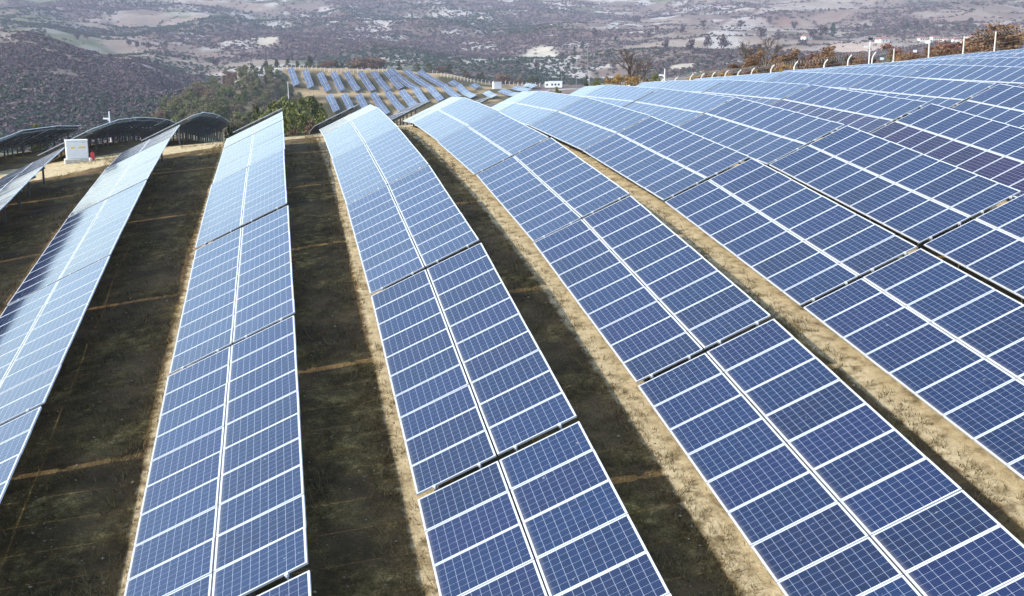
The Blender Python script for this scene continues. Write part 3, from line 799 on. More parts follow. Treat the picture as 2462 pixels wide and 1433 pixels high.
fb_ = fence.location
tops = []
for u, v, k in FP:
    D = 101 + 3*math.sin(u*0.004)
    x, y = at(u, D); g = float(height(x, y)); top = zat(u, v, D); H0 = 2.28 if k == 'c' else 2.75
    base = top - H0
    s = max(0.8, (top - min(g, top - 1.6)) / H0)
    m = Matrix.Translation(Vector((x, y, top - H0*s + ZC)) - fb_) @ Matrix.Rotation(-R(YAW) + random.gauss(0, .06), 4, 'Z') @ Matrix.Rotation(random.gauss(0.0, .012), 4, 'Y') @ Matrix.Diagonal((1, 1, s, 1))
    po = mobj('post', ME_pc if k == 'c' else ME_ps, fence, mat=m)
    if k == 't':
        for sx in (-1, 1):
            b = MB(); b.tube([(sx*1.5, 0, 0.35), (sx*0.05, 0, 1.65)], 0.06, 4); mobj('brace', b.mesh('post_brace', M_concw), po)
    tops.append(Vector((x, y, top + ZC)))
b = MB(); b2 = MB()
for p, q in zip(tops[:-1], tops[1:]):
    n = max(10, int((q - p).length / 0.42)); pts = []
    for i in range(n * 8 + 1):
        t = i / (n*8); a_ = 2*math.pi*i/8.0
        c_ = p.lerp(q, t) + Vector((0.1, 0, -0.02 - 0.25*math.sin(math.pi*t)*0.3))
        pts.append(c_ + Vector((0.0, math.cos(a_)*0.21, math.sin(a_)*0.21)))
    b.tube([v_ - fb_ for v_ in pts], 0.008, 3, caps=False)
    for dz in (-0.55, -1.0, -1.45, -1.9):
        b2.tube([p + Vector((0,0,dz)) - fb_, q + Vector((0,0,dz)) - fb_], 0.008, 3, caps=False)
mobj('razor_coil', b.mesh('razor_coil', M_wire), fence)
mobj('line_wires', b2.mesh('line_wires', M_wire), fence)
for u, v, who in ((2120, 141, 'left'), (2198, 123, 'right')):
    x, y = at(u, 100.5); z = zat(u, v, 100.5)
    b = MB(); b.box(-0.17, 0.17, -0.012, 0.012, -0.10, 0.10)
    o = mobj('sign_plate', b.mesh('sign_plate', M_white), None, (x, y, z + ZC)); o.rotation_euler = (0, 0, -R(YAW))
    tag(o, f'small blank white plate hung on the fence wires, {who} one of two', 'sign')

def knoll_fence(pts_px, label, dz=2.0):
    p0 = pts_px[0]; x, y, z, _ = ground_hit(*p0, 400, 640)
    e = empty('knoll_fence', (x, y, z + ZC)); tag(e, label, 'fence')
    prev = None; b = MB()
    for u, v in pts_px:
        x, y, z, D = ground_hit(u, v, 400, 615)
        z = float(height(x, y)); P = Vector((x, y, z + ZC)) - e.location
        m = Matrix.Translation(P) @ Matrix.Rotation(random.uniform(-.3, .3), 4, 'Z') @ Matrix.Diagonal((1.9, 1.9, dz/2.28*random.uniform(.9, 1.1), 1))
        mobj('post', ME_pc, e, mat=m)
        if prev is not None and (P - prev).length < 25:
            for h_ in (0.6, 1.2, 1.8): b.tube([prev + Vector((0,0,h_)), P + Vector((0,0,h_))], 0.012, 3, caps=False)
        prev = P
    mobj('line_wires', b.mesh('knoll_fence_wires', M_wire), e)
def interp_px(pl, step):
    out = []
    for (a0, a1), (b0, b1) in zip(pl[:-1], pl[1:]):
        n = max(1, int(abs(b0 - a0) / step))
        out += [(a0 + (b0-a0)*i/n, a1 + (b1-a1)*i/n) for i in range(n)]
    return out + [pl[-1]]
knoll_fence(interp_px([(634,171),(660,168),(720,166),(760,168),(800,176),(860,176),(930,172)], 9), 'row of small pale fence posts along the top of the far knoll')
knoll_fence(interp_px([(1040,176),(1060,184),(1100,192),(1140,199),(1185,204)], 8), 'row of small pale fence posts sloping down right of the far knoll')
knoll_fence(interp_px([(1205,203),(1265,207),(1330,210)], 10), 'row of small pale fence posts beside the white hut')

# ------------------------------------------------------------------ small buildings
def house(u, v, D0, w, dpt, h, label, roof='gable', rz=0.0, name='house', walls=M_wall, D1=None, sink=0.6, windows=2):
    x, y, z, D = ground_hit(u, v, D0, D1 or D0*1.6)
    e = empty(name, (x, y, z + ZC), -R(YAW) + rz); tag(e, label, 'house' if name == 'house' else 'building')
    b = MB(); b.box(-w/2, w/2, -dpt/2, dpt/2, -sink-1, h); mobj('wall', b.mesh('wall', walls), e)
    b = MB()
    if roof == 'gable':
        o_ = 0.4; rh = dpt*0.28
        b.add([(-w/2-o_,-dpt/2-o_,h-0.1),(w/2+o_,-dpt/2-o_,h-0.1),(w/2+o_,0,h+rh),(-w/2-o_,0,h+rh),(-w/2-o_,dpt/2+o_,h-0.1),(w/2+o_,dpt/2+o_,h-0.1)],
              [(0,1,2,3),(3,2,5,4),(0,3,4),(1,5,2),(0,4,5,1)])
        mobj('roof', b.mesh('roof', M_roof), e)
    elif roof == 'slab':
        b.box(-w/2-0.2, w/2+0.2, -dpt/2-0.2, dpt/2+0.2, h+0.003, h+0.25); mobj('roof', b.mesh('roof', M_roof), e)
    else:
        b.box(-w/2-0.1, w/2+0.1, -dpt/2-0.1, dpt/2+0.1, h+0.003, h+0.35); mobj('parapet', b.mesh('parapet', walls), e)
    for i in range(windows):
        xx_ = -w/2 + w*(i+1)/(windows+1)
        b = MB(); b.box(xx_-0.5, xx_+0.5, -dpt/2-0.03, -dpt/2-0.004, h*0.35, h*0.72); mobj('window', b.mesh('window', M_win), e)
    return e
house(1195, 213, 480, 3.9, 3.2, 3.4, 'small white hut with flat red roof near the far knoll', 'slab', 0.25, 'hut', M_white, 620, windows=0)
house(1336, 213, 540, 6.4, 5, 2.6, 'long white flat-roofed building behind the solar rows', 'flat', -0.1, 'white_building', M_white, 640, windows=3)
house(1316, 213, 540, 2.2, 4, 2.4, 'small white cabin just left of the long white building', 'flat', -0.1, 'white_cabin', M_white, 640, windows=1)
HS = [(1939, 91, 'pale farmhouse alone on the far slope above the fence'), (2124, 96, 'white farmhouse with orange roof above the floodlight pole'),
      (2052, 88, None)]
house(1939, 91, 640, 8, 6, 3.2, HS[0][2], 'gable', 0.5)
house(2124, 97, 640, 9, 6, 3.2, HS[1][2], 'gable', 0.2)
house(2112, 98, 640, 4.5, 4.5, 2.4, 'low white outbuilding left of the orange-roofed farmhouse', 'gable', 0.2, windows=1)
k = 0
VIL = [(2215,99),(2232,104),(2247,96),(2262,101),(2280,93),(2298,103),(2330,92),(2345,99),(2360,88),(2372,96),(2384,104),(2352,107),(2318,108),(2336,113),(2366,110),(2392,92)]
for u, v in VIL:
    house(u, v, 640, 5 + (k*37 % 5)*0.5, 4.5, 2.5, f'red-roofed village house between the oaks, {ORD[k]} from left', 'gable', (k*53 % 7)*0.25, D1=1100); k += 1
#PART5
# ------------------------------------------------------------------ vegetation
def leaf_mat(name, lo, hi, rough=0.75):
    m = NT(name)
    oi = m.n('ShaderNodeObjectInfo').outputs['Random']
    geo = m.n('ShaderNodeNewGeometry')
    isl = geo.outputs['Random Per Island']
    tc = m.n('ShaderNodeTexCoord').outputs['Object']
    f = m.math('ADD', m.math('MULTIPLY', isl, 0.7), m.math('MULTIPLY', oi, 0.3))
    c = m.ramp(f, [(0.1, lo), (0.9, hi)])
    m.set(Base_Color=c, Roughness=rough, Specular_IOR_Level=0.2)
    return m.mat
M_juniper = leaf_mat('juniper_leaf', (0.034, 0.044, 0.015), (0.10, 0.108, 0.038))
M_bushgreen = leaf_mat('bush_leaf', (0.060, 0.074, 0.017), (0.17, 0.172, 0.052))
M_olive = leaf_mat('olive_shrub_leaf', (0.080, 0.074, 0.034), (0.20, 0.170, 0.082))
M_oak = leaf_mat('oak_leaf', (0.10, 0.052, 0.026), (0.25, 0.145, 0.076))
M_ochre = leaf_mat('ochre_leaf', (0.18, 0.10, 0.025), (0.38, 0.24, 0.07))
M_redleaf = leaf_mat('red_leaf', (0.11, 0.045, 0.03), (0.23, 0.10, 0.065))
M_brownshrub = leaf_mat('brown_shrub_leaf', (0.09, 0.055, 0.035), (0.21, 0.135, 0.085))
M_twig = leaf_mat('twig_grey', (0.085, 0.066, 0.062), (0.18, 0.145, 0.135))
M_bark = simple_mat('bark', (0.10, 0.078, 0.06), 0.9, 0, 0.3, 4, 0.01)
M_farscrub = leaf_mat('far_scrub', (0.055, 0.038, 0.042), (0.135, 0.098, 0.098))
M_farever = leaf_mat('far_evergreen', (0.020, 0.036, 0.020), (0.052, 0.074, 0.042))

def leaf_cloud(centres, radii, n, size, r_, flat=1.0):
    """n small leaf faces spread through ellipsoidal clumps, as numpy quads"""
    k = r_.integers(0, len(centres), n)
    d = r_.normal(size=(n, 3)); d /= np.linalg.norm(d, axis=1)[:, None]
    rad_ = r_.random(n) ** 0.45
    P = centres[k] + d * radii[k] * rad_[:, None]
    a = r_.normal(size=(n, 3)); a /= np.linalg.norm(a, axis=1)[:, None]
    nrm = d * 0.7 + a * 0.6
    t = np.cross(nrm, r_.normal(size=(n, 3))); t /= np.linalg.norm(t, axis=1)[:, None] + 1e-9
    b_ = np.cross(nrm, t); b_ /= np.linalg.norm(b_, axis=1)[:, None] + 1e-9
    s = size * r_.uniform(0.6, 1.4, n)[:, None]
    V = np.stack([P - t*s - b_*s*0.6, P + t*s - b_*s*0.6, P + t*s*0.5 + b_*s*0.8, P - t*s*0.5 + b_*s*0.8], 1).reshape(-1, 3)
    F = np.arange(4*n).reshape(n, 4)
    return V, F

def branchy(b, p, d, length, rad_, depth, r_, spread=0.55, out=None):
    q = p + d * length
    mid = p.lerp(q, 0.5) + Vector(r_.normal(size=3)) * length * 0.06
    b.tube([p, mid, q], [rad_, rad_*0.82, rad_*0.62], 5 if depth > 2 else 3, caps=False)
    if out is not None and depth <= 2: out.append(q)
    if depth == 0: return
    for k in range(3 if depth > 1 else 4):
        nd = (d + Vector(r_.normal(size=3)) * spread + Vector((0, 0, 0.12))).normalized()
        branchy(b, p.lerp(q, r_.uniform(0.55, 1.0)), nd, length * r_.uniform(0.58, 0.8), rad_*0.58, depth - 1, r_, spread, out)

def make_tree_meshes(kind, seed):
    """unit-ish tree: returns (trunk mesh, crown mesh), about 4 m tall"""
    r_ = np.random.default_rng(seed)
    tb = MB(); tips = []
    if kind == 'juniper':
        tb.tube([(0,0,-0.3),(0.03,0,1.5),(0,0.02,3.2)], [0.13,0.09,0.02], 6)
        zs = r_.uniform(0.35, 3.7, 34)
        w = (1 - (zs/4.3)) * 1.15 + 0.12
        an = r_.uniform(0, 6.28, 34)
        C_ = np.stack([np.cos(an)*w*0.62, np.sin(an)*w*0.62, zs], 1)
        Rr = np.stack([w*0.45+.1, w*0.45+.1, w*0.42+.18], 1)
        V, F = leaf_cloud(C_, Rr, 1500, 0.085, r_); mat = M_juniper
    elif kind in ('oak', 'ochre', 'redoak'):
        branchy(tb, Vector((0,0,-0.2)), Vector((r_.normal()*0.1, r_.normal()*0.1, 1)).normalized(), 1.25, 0.14, 4, r_, 0.6, tips)
        T = np.array([tuple(t) for t in tips])
        T = T[r_.permutation(len(T))[:90]]
        Rr = np.full((len(T), 3), 0.30) * r_.uniform(0.6, 1.3, (len(T), 1))
        V, F = leaf_cloud(T, Rr, 1700, 0.058, r_); mat = {'oak': M_oak, 'ochre': M_ochre, 'redoak': M_redleaf}[kind]
    elif kind == 'bare':
        branchy(tb, Vector((0,0,-0.2)), Vector((0.04, 0, 1)), 1.5, 0.17, 5, r_, 0.42, tips)
        T = np.array([tuple(t) for t in tips])
        V, F = leaf_cloud(T, np.full((len(T), 3), 0.22), 500, 0.022, r_); mat = M_twig
    elif kind in ('bush', 'olive', 'brown'):
        for k in range(4):
            a_ = k*1.57 + r_.uniform(0, .6)
            tb.tube([(0,0,-0.2),(math.cos(a_)*0.4, math.sin(a_)*0.4, 0.7),(math.cos(a_)*0.8, math.sin(a_)*0.8, 1.5)], [0.06,0.045,0.015], 4)
        n_ = 26
        an = r_.uniform(0, 6.28, n_); rr_ = r_.uniform(0.1, 1.15, n_); zs = r_.uniform(0.35, 1.9, n_) * (1.15 - 0.35*rr_)
        C_ = np.stack([np.cos(an)*rr_, np.sin(an)*rr_, zs], 1)
        Rr = np.full((n_, 3), 0.42) * r_.uniform(0.6, 1.25, (n_, 1))
        V, F = leaf_cloud(C_, Rr, 1700, 0.07, r_); mat = {'bush': M_bushgreen, 'olive': M_olive, 'brown': M_brownshrub}[kind]
    elif kind == 'farround':
        tb.tube([(0,0,-0.5),(0,0,1.6)], [0.16,0.08], 5)
        n_ = 12; an = r_.uniform(0, 6.28, n_); rr_ = r_.uniform(0.1, 1.2, n_); zs = r_.uniform(1.2, 3.4, n_)
        C_ = np.stack([np.cos(an)*rr_, np.sin(an)*rr_, zs], 1)
        V, F = leaf_cloud(C_, np.full((n_, 3), 0.75), 260, 0.22, r_); mat = M_farscrub
    else:
        tb.tube([(0,0,-0.5),(0,0,1.2)], [0.16,0.08], 5)
        zs = r_.uniform(0.5, 3.6, 12); w = (1 - zs/4.6)*1.3 + .1; an = r_.uniform(0, 6.28, 12)
        C_ = np.stack([np.cos(an)*w*0.5, np.sin(an)*w*0.5, zs], 1)
        V, F = leaf_cloud(C_, np.stack([w*.6+.2, w*.6+.2, w*.5+.3], 1), 260, 0.22, r_); mat = M_farever
    H0 = {'bare': 5.2, 'bush': 2.2, 'olive': 2.2, 'brown': 2.2}.get(kind, 4.0)
    top = max(V[:, 2].max(), max(p[2] for p in tb.v)); kz = H0 / top
    V = V * kz; tb.v = [(p[0]*kz, p[1]*kz, p[2]*kz) for p in tb.v]
    return tb.mesh('trunk_' + kind, M_bark if kind != 'bare' else M_bark, True), np_mesh('crown_' + kind, V, F, mat)
TM = {k: [make_tree_meshes(k, 100 + 13*i + len(k)) for i in range(n)] for k, n in
      (('juniper', 4), ('oak', 4), ('ochre', 2), ('redoak', 2), ('bare', 3), ('bush', 3), ('olive', 3), ('brown', 3), ('farround', 4), ('farever', 3))}
def plant(kind, x, y, s, label, group=None, cat='tree', name='tree', sz=1.0, sink=0.0, var=None):
    z = float(height(x, y)) - sink
    e = empty(name, (x, y, z + ZC), random.uniform(0, 6.28)); e.scale = (s, s, s*sz)
    tag(e, label, cat, group)
    tm, cm = TM[kind][random.randrange(len(TM[kind])) if var is None else var]
    mobj('trunk', tm, e); mobj('crown', cm, e)
    return e
def plant_px(kind, u, vtop, D, hpx, label, group=None, **kw):
    """a tree whose crown reaches photo row vtop when seen at distance D"""
    x, y = at(u, D); g = float(height(x, y)); top = zat(u, vtop, D)
    H0 = {'juniper': 4.0, 'oak': 4.0, 'ochre': 4.0, 'redoak': 4.0, 'bare': 5.2, 'bush': 2.2, 'olive': 2.2, 'brown': 2.2}[kind]
    s = max(0.35, hpx * D / FPX / H0)
    need = top - g
    sz = min(2.2, max(0.6, need / (H0 * s)))
    e = plant(kind, x, y, s, label, group, sz=sz, **kw)
    return e
OAKS = [('oak',1700,166,116,42,'small rusty oak just right of the camera pole by the fence'), ('oak',1770,148,118,55,'low rusty oak below the thin bare tree behind the fence'),
        ('oak',1845,118,118,78,'pyramid-shaped orange oak behind the curved fence posts'), ('oak',1815,150,121,46,'small orange oak left of the pyramid-shaped one'),
        ('oak',1925,116,120,76,'broad tan oak behind the fence, left half of the broad pair'), ('oak',1965,112,122,80,'broad tan oak behind the fence, right half of the broad pair'),
        ('oak',2018,108,120,76,'rounded orange oak left of the floodlight pole'), ('oak',2062,140,117,42,'low brown oak at the foot of the floodlight pole'),
        ('redoak',2155,104,124,62,'dark red oak above the braced fence post'), ('oak',2118,146,112,30,'low rusty scrub oak between floodlight pole and braced post'),
        ('oak',2190,130,112,45,'brown oak behind the two white plates'), ('oak',2265,112,113,62,'rust-brown oak between the first two tall straight posts'),
        ('redoak',2295,98,117,80,'reddish oak left of the middle tall post'), ('oak',2345,96,116,82,'reddish-brown oak right of the middle tall post'),
        ('oak',2400,52,108,130,'tall orange oak at the right edge beyond the last post'), ('oak',2450,60,112,120,'tall orange oak past the right edge post'),
        ('ochre',1482,178,150,52,'yellow-ochre tree at the foot of the large bare tree'), ('ochre',1525,180,152,48,'ochre tree right under the second bare tree'),
        ('oak',1560,188,140,34,'faded brown shrub oak right of the bare trees'), ('oak',1742,162,116,34,'small rusty oak left of the thin bare tree'), ('oak',1895,128,122,58,'tan oak between the pyramid-shaped oak and the broad pair'), ('oak',1990,122,124,60,'tan oak between the broad pair and the rounded oak'),
        ('oak',2040,124,121,54,'brown oak just left of the floodlight pole'), ('redoak',2320,100,121,72,'reddish oak directly behind the middle tall post'), ('oak',2375,96,118,74,'brown oak left of the tall edge oak'), ('oak',2245,118,118,54,'brown oak right of the first tall straight post'), ('oak',2222,136,110,32,'low tan oak at the foot of the first tall straight post')]
for k_, u, v, D, h_, lab in OAKS: plant_px(k_, u, v - 3, D, h_*1.3, lab, 'oaks behind the ridge fence', name='oak_tree')
nb_ = 0
for u in np.arange(1680, 2470, 24):
    u = float(u + random.uniform(-8, 8)); D = random.uniform(112, 138); nb_ += 1
    v = float(np.interp(u, [1680, 1760, 1850, 1950, 2050, 2150, 2250, 2350, 2470], [182, 164, 146, 134, 142, 128, 116, 108, 84])) + random.uniform(-12, 10)
    plant_px(random.choice(['oak', 'oak', 'oak', 'brown', 'redoak', 'ochre']), u, v, D, random.uniform(28, 60), f'shrubby oak in the rusty band behind the fence, {ordinal(nb_)} from left', 'shrubby oaks in the band behind the fence', name='shrub_oak')
for u, v, D, h_, lab in ((1514,108,160,122,'large bare tree with spreading branches beyond the solar rows'), (1548,130,158,88,'slender bare tree right beside the large bare one'),
                         (1792,92,128,90,'thin bare purple-grey tree above the curved fence posts'), (1843,82,124,84,'bare leader rising out of the pyramid-shaped orange oak')):
    plant_px('bare', u, v, D, h_, lab, 'bare trees behind the fence', name='bare_tree')
GB = [('juniper',1411,178,190,32,'dark upright juniper at the foot of the tall mast'), ('bush',1435,184,170,26,'round green bush right of the tall mast'), ('bush',1455,188,168,20,'smaller green bush further right of the tall mast'),
      ('bush',1478,186,165,22,'green bush left of the ochre tree'), ('bush',1575,172,130,28,'bright green bush left of the white camera pole'), ('bush',1340,206,104,26,'green shrub in front of the long white building'),
      ('bush',1322,214,102,14,'tiny green shrub left of the one before the white building'), ('bush',2352,112,104,24,'yellow-green bush between the last two tall posts'), ('bush',1715,176,114,16,'dark green bush behind the curved posts'),
      ('olive',2140,132,110,26,'olive shrub left of the braced fence post')]
for k_, u, v, D, h_, lab in GB: plant_px(k_, u, v, D, h_, lab, cat='bush', name='green_bush')
# bushes just over the crest between the second and third rows
CB = [('bush',628,262,118,60),('bush',662,240,132,80),('bush',700,236,140,86),('bush',738,226,150,90),('juniper',748,228,146,95),('bush',770,262,130,52),('bush',690,262,120,52),
      ('brown',742,284,104,36),('olive',660,284,106,36),('bush',715,262,124,60),('olive',628,286,104,30),('brown',700,290,100,26),('bush',785,280,112,38),('olive',560,288,104,32),('bush',545,284,112,26),('juniper',610,250,150,70),('bush',72,286,104,34),('bush',60,292,100,26),('juniper',645,246,160,70),('bush',676,228,165,70)]
NM = {'bush': 'green bush', 'juniper': 'dark juniper', 'brown': 'russet brown shrub', 'olive': 'grey-olive shrub'}
for i, (k_, u, v, D, h_) in enumerate(sorted(CB, key=lambda t: t[1])):
    plant_px(k_, u, v, D, h_, f'{NM[k_]} over the crest behind the dirt road, {ordinal(i + 1)} from left', 'bushes over the crest', cat='bush', name='crest_bush')
# bushy limestone slope left of the far array
i = 0
pts = []
tries = 0
rs = np.random.default_rng(5)
while len(pts) < 280 and tries < 14000:
    tries += 1
    u = rs.uniform(345, 720); v = rs.uniform(165, 320)
    lim = np.interp(u, [345, 400, 480, 560, 640, 700, 720], [290, 262, 215, 185, 168, 205, 235])
    if v < lim + 4: continue
    x, y, z, D = ground_hit(u, v, 150, 620)
    if D > 610 or D < 170: continue
    if any((x-a)**2 + (y-b_)**2 < (1.5 + D*0.0045)**2 for a, b_ in pts): continue
    pts.append((x, y))
cnt = {}
for x, y in sorted(pts, key=lambda p: column(p[0], p[1])):
    D = math.hypot(x, y); t = rs.random()
    k_ = 'juniper' if t < .34 else 'olive' if t < .56 else 'bush' if t < .88 else 'brown'
    s = rs.uniform(0.9, 1.7) * (1.0 if k_ == 'juniper' else 1.45) * (0.75 + D/1400)
    cnt[k_] = cnt.get(k_, 0) + 1
    plant(k_, x, y, s, f'{NM[k_]} on the rocky slope, {ordinal(cnt[k_])} of its kind from left', 'shrubs on the rocky slope', cat='bush', name='slope_shrub', sz=rs.uniform(.62, .85) if k_ == 'juniper' else rs.uniform(.85, 1.2))
# trees along the top of the far knoll
KT = [(606,168,20,'juniper'),(639,160,26,'juniper'),(665,158,26,'juniper'),(692,155,26,'juniper'),(715,157,20,'juniper'),(744,148,34,'juniper'),(780,160,18,'brown'),(790,154,26,'brown'),(808,150,24,'juniper'),(822,154,18,'juniper'),
      (860,158,34,'brown'),(876,156,34,'brown'),(895,156,36,'brown'),(865,150,26,'bush'),(910,160,30,'brown'),(921,158,24,'juniper'),(961,162,22,'juniper'),(1004,165,24,'juniper'),(1032,168,30,'juniper'),(1080,174,30,'juniper'),(1062,178,22,'brown'),(1117,180,24,'juniper'),(1126,186,18,'brown'),
      (1158,184,30,'juniper'),(1150,188,20,'juniper'),(1205,188,34,'brown'),(1216,196,24,'brown'),(1278,196,26,'juniper'),(1290,197,24,'juniper'),(840,158,18,'olive'),(770,164,14,'olive'),(1250,198,20,'brown')]
for i, (u, v, h_, k_) in enumerate(sorted(KT)):
    D = 604 if u < 1100 else 600
    plant_px(k_, u, v - 2, D, h_*1.35, f'{NM[k_]} on the skyline of the far knoll, {ordinal(i + 1)} from left', 'trees along the far knoll fence', name='knoll_tree')

# scrub on the distant hills: nobody could count it
def scrub_mesh(name, pts_, size, mat, r_, nleaf):
    n = len(pts_)
    # one clump = nleaf faces on a lumpy dome
    d = r_.normal(size=(n, nleaf, 3)); d /= np.linalg.norm(d, axis=2)[..., None]
    d[..., 2] = np.abs(d[..., 2])
    P = d * r_.uniform(0.55, 1.0, (n, nleaf, 1)) * np.array((1.0, 1.0, 0.9))
    P[..., 2] += 0.15
    P = P * size[:, None, None] + pts_[:, None, :]
    nrm = d + r_.normal(size=d.shape) * 0.45
    t = np.cross(nrm, r_.normal(size=d.shape)); t /= np.linalg.norm(t, axis=2)[..., None] + 1e-9
    b_ = np.cross(nrm, t); b_ /= np.linalg.norm(b_, axis=2)[..., None] + 1e-9
    s = (size[:, None, None] * r_.uniform(0.28, 0.55, (n, nleaf, 1)))
    V = np.stack([P - t*s - b_*s*0.7, P + t*s - b_*s*0.7, P + b_*s], 2).reshape(-1, 3)
    return np_mesh(name, V, np.arange(len(V)).reshape(-1, 3), mat)
r_ = np.random.default_rng(23)
N = 260000
u_ = r_.uniform(-120, 2560, N); lD = r_.uniform(math.log(640), math.log(2600), N); D_ = np.exp(lD)
keep0 = r_.random(N) < np.minimum(1.0, (D_/1200.)**0.6)
u_, D_ = u_[keep0], D_[keep0]
X_, Y_ = np.empty_like(u_), np.empty_like(u_)
dd = ray(u_, np.full(len(u_), 150.)); hh = np.hypot(dd[:, 0], dd[:, 1]); X_ = dd[:, 0]/hh*D_; Y_ = dd[:, 1]/hh*D_
# the left hillside starts nearer
ul = r_.uniform(-120, 520, 70000); Dl = r_.uniform(270, 900, 70000)
dd = ray(ul, np.full(len(ul), 150.)); hh = np.hypot(dd[:, 0], dd[:, 1]); X_ = np.concatenate([X_, dd[:, 0]/hh*Dl]); Y_ = np.concatenate([Y_, dd[:, 1]/hh*Dl])
D_ = np.hypot(X_, Y_); c_ = column(X_, Y_)
dens, ever = scrub_density(X_, Y_)
notknoll = ~(((c_ > 470) & (c_ < 1420) & (D_ < 640)) | ((c_ > 330) & (D_ < 470)))
acc = (r_.random(len(X_)) < np.clip(dens, 0, 1)**1.2 * 0.52 + 0.007) & notknoll
X_, Y_, D_, ever = X_[acc], Y_[acc], D_[acc], ever[acc]
Z_ = height(X_, Y_) + ZC
print('scrub clumps', len(X_))
isev = r_.random(len(X_)) < ever
size = r_.uniform(0.7, 1.7, len(X_))**1.25 * (0.62 + D_/2300.)
P_ = np.stack([X_, Y_, Z_ - 0.3], 1)
o = mobj('hillside_scrub', scrub_mesh('hillside_scrub', P_[~isev], size[~isev], M_farscrub, r_, 16)); tag(o, 'leafless purple-brown scrub covering the distant hillsides', 'scrub', kind='stuff')
o = mobj('hillside_evergreens', scrub_mesh('hillside_evergreens', P_[isev], size[isev], M_farever, r_, 16)); tag(o, 'dark evergreen bushes spread over the distant hillsides', 'scrub', kind='stuff')

# trees that stand apart on the far fields
LT = [(2003,88,50,'farever'),(1975,92,30,'farround'),(1955,96,26,'farround'),(1700,118,34,'farround'),(1740,122,40,'farround'),(1660,128,34,'farround'),(1720,146,24,'farround'),(1757,150,20,'farround'),(1830,96,30,'farround'),(1870,104,26,'farround'),
      (1925,110,16,'farround'),(1935,108,14,'farround'),(2060,80,18,'farround'),(2078,68,12,'farround'),(2168,72,18,'farround'),(2180,66,16,'farever'),(2200,66,18,'farround'),(2228,62,16,'farround'),(2150,80,12,'farround'),(2135,84,12,'farround'),(2330,55,12,'farround'),(2337,54,12,'farround'),
      (2268,74,14,'farround'),(2305,74,14,'farround'),(2320,76,18,'farround'),(1600,120,26,'farround'),(1560,96,20,'farround'),(1530,60,24,'farround'),(1480,104,18,'farever'),(1430,92,22,'farround'),(1400,118,20,'farever'),(1380,128,18,'farever'),
      (1350,146,18,'farround'),(1290,168,26,'farround'),(1262,176,18,'farround'),(1230,158,14,'farround'),(1100,132,14,'farround'),(1060,160,14,'farround'),(900,130,12,'farever'),(760,142,14,'farround'),(702,142,14,'farround'),(690,138,12,'farround'),
      (250,88,18,'farround'),(270,88,16,'farround'),(330,118,20,'farround'),(358,120,20,'farround'),(210,96,18,'farround'),(186,98,18,'farround'),(310,112,16,'farround'),(430,142,14,'farround'),(520,160,18,'farround'),(484,190,18,'farround'),
      (1820,130,24,'farround'),(1880,140,20,'farround'),(1780,70,22,'farround'),(1850,60,20,'farround'),(1910,72,20,'farround'),(2110,60,16,'farround'),(2250,92,16,'farround'),(1640,84,22,'farround'),(1690,68,20,'farround'),(1580,78,18,'farround')]
cnt = {}
for i, (u, v, h_, k_) in enumerate(sorted(LT)):
    cnt[k_] = cnt.get(k_, 0) + 1
    x, y, z, D = ground_hit(u, v, 640, 2700)
    s = h_ * D / FPX / 4.0
    nm = 'dark evergreen tree' if k_ == 'farever' else 'leafless grey tree'
    plant(k_, x, y, min(3.6, s), f'{nm} standing apart on the distant fields, {ordinal(cnt[k_])} of its kind from left', 'lone trees on the distant fields', name='lone_tree', sink=0.2)
# stones and dry tufts on the ground between the near rows
r_ = np.random.default_rng(31)
def aisle_points(n, ymin, ymax):
    r0 = r_.integers(0, 6, n); x = np.array([rowx(k_) for k_ in range(0, 7)])[r0] + r_.uniform(2.4, 5.1, n)
    y = ymin + (ymax - ymin) * r_.random(n)**1.6
    return x, y
x, y = aisle_points(7000, 12, 66)
sz_ = 0.010 + 0.04 * r_.random(len(x))**6
base_ = np.array([(1,0,0),(0,1,0),(-1,0,0),(0,-1,0),(0,0,0.8),(0.2,0.1,-0.5)])
V = base_[None] * r_.uniform(0.6, 1.3, (len(x), 6, 3)) * sz_[:, None, None] + np.stack([x, y, height(x, y) + ZC + sz_*0.3], 1)[:, None, :]
fs_ = np.array([(0,1,4),(1,2,4),(2,3,4),(3,0,4),(1,0,5),(2,1,5),(3,2,5),(0,3,5)])
F = (np.arange(len(x))[:, None, None]*6 + fs_[None]).reshape(-1, 3)
M_stone = leaf_mat('stones', (0.16, 0.12, 0.075), (0.40, 0.33, 0.23), 0.9)
tag(mobj('loose_stones', np_mesh('loose_stones', V.reshape(-1, 3), F, M_stone)), 'loose pale stones scattered between the panel rows', 'stones', kind='stuff')
x, y = aisle_points(17000, 12, 66)
keep = fbm(x/2.2, y/2.2, 7, 3) > -0.02
x, y = x[keep], y[keep]; n = len(x); nb = 7
a_ = r_.uniform(0, 6.28, (n, nb)); h_ = r_.uniform(0.03, 0.15, (n, nb)) * (0.6 + 0.8*r_.random((n, 1))); w_ = 0.008
bx0 = x[:, None] + r_.normal(0, .05, (n, nb)); by0 = y[:, None] + r_.normal(0, .05, (n, nb)); bz0 = height(bx0, by0) + ZC - 0.01
dx, dy = np.cos(a_), np.sin(a_)
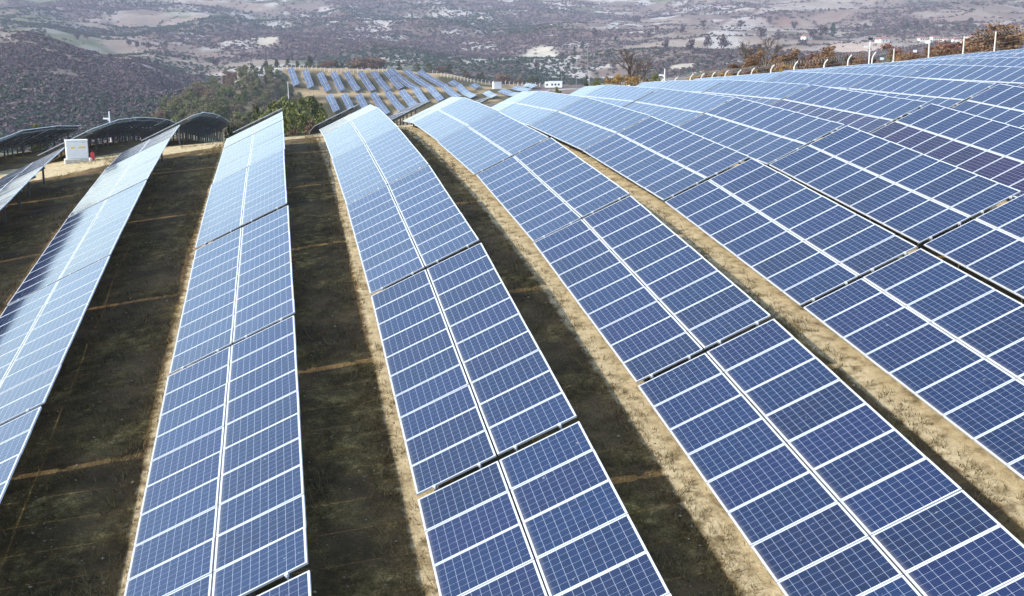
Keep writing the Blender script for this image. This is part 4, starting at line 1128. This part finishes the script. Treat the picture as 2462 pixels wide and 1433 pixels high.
V = np.stack([np.stack([bx0 - dy*w_, by0 + dx*w_, bz0], -1), np.stack([bx0 + dy*w_, by0 - dx*w_, bz0], -1), np.stack([bx0 + dx*h_*0.9, by0 + dy*h_*0.9, bz0 + h_], -1)], 2).reshape(-1, 3)
Vt = V
ns = 6000; r0 = r_.integers(1, 8, ns)
x = np.array([rowx(k_) for k_ in range(0, 9)])[r0] - r_.random(ns)**0.8 * 0.9 + 0.05; y = 12 + 56 * r_.random(ns)**1.4; n = ns
a_ = r_.uniform(0, 6.28, (n, nb)); h_ = r_.uniform(0.05, 0.20, (n, nb)) * (0.5 + 0.9*r_.random((n, 1)))
bx0 = x[:, None] + r_.normal(0, .05, (n, nb)); by0 = y[:, None] + r_.normal(0, .05, (n, nb)); bz0 = height(bx0, by0) + ZC - 0.01
dx, dy = np.cos(a_), np.sin(a_)
V = np.stack([np.stack([bx0 - dy*w_, by0 + dx*w_, bz0], -1), np.stack([bx0 + dy*w_, by0 - dx*w_, bz0], -1), np.stack([bx0 + dx*h_*0.9, by0 + dy*h_*0.9, bz0 + h_*0.8], -1)], 2).reshape(-1, 3)
V = np.concatenate([Vt, V])
M_straw = leaf_mat('dry_grass_blades', (0.07, 0.050, 0.018), (0.25, 0.185, 0.078), 0.9)
tag(mobj('dry_grass', np_mesh('dry_grass', V, np.arange(len(V)).reshape(-1, 3), M_straw)), 'short dry grass tufts on the ground between the panel rows', 'grass', kind='stuff')
#PART6
# ------------------------------------------------------------------ haze over the valley
hz = NT('haze')
hz.t.nodes.remove(hz.b)
pv = hz.n('ShaderNodeVolumePrincipled')
pv.inputs['Color'].default_value = (0.76, 0.80, 1.0, 1)
pv.inputs['Density'].default_value = 0.00014
pv.inputs['Anisotropy'].default_value = 0.0
hz.l(pv.outputs[0], hz.out.inputs['Volume'])
zmin = float(V[:, 2].min()) if False else -90.0
b = MB(); b.box(-2900, 2900, -2900, 2900, -200, 215)
o = mobj('haze', b.mesh('haze', hz.mat)); tag(o, 'thin bluish haze hanging over the valley', 'haze', kind='stuff')
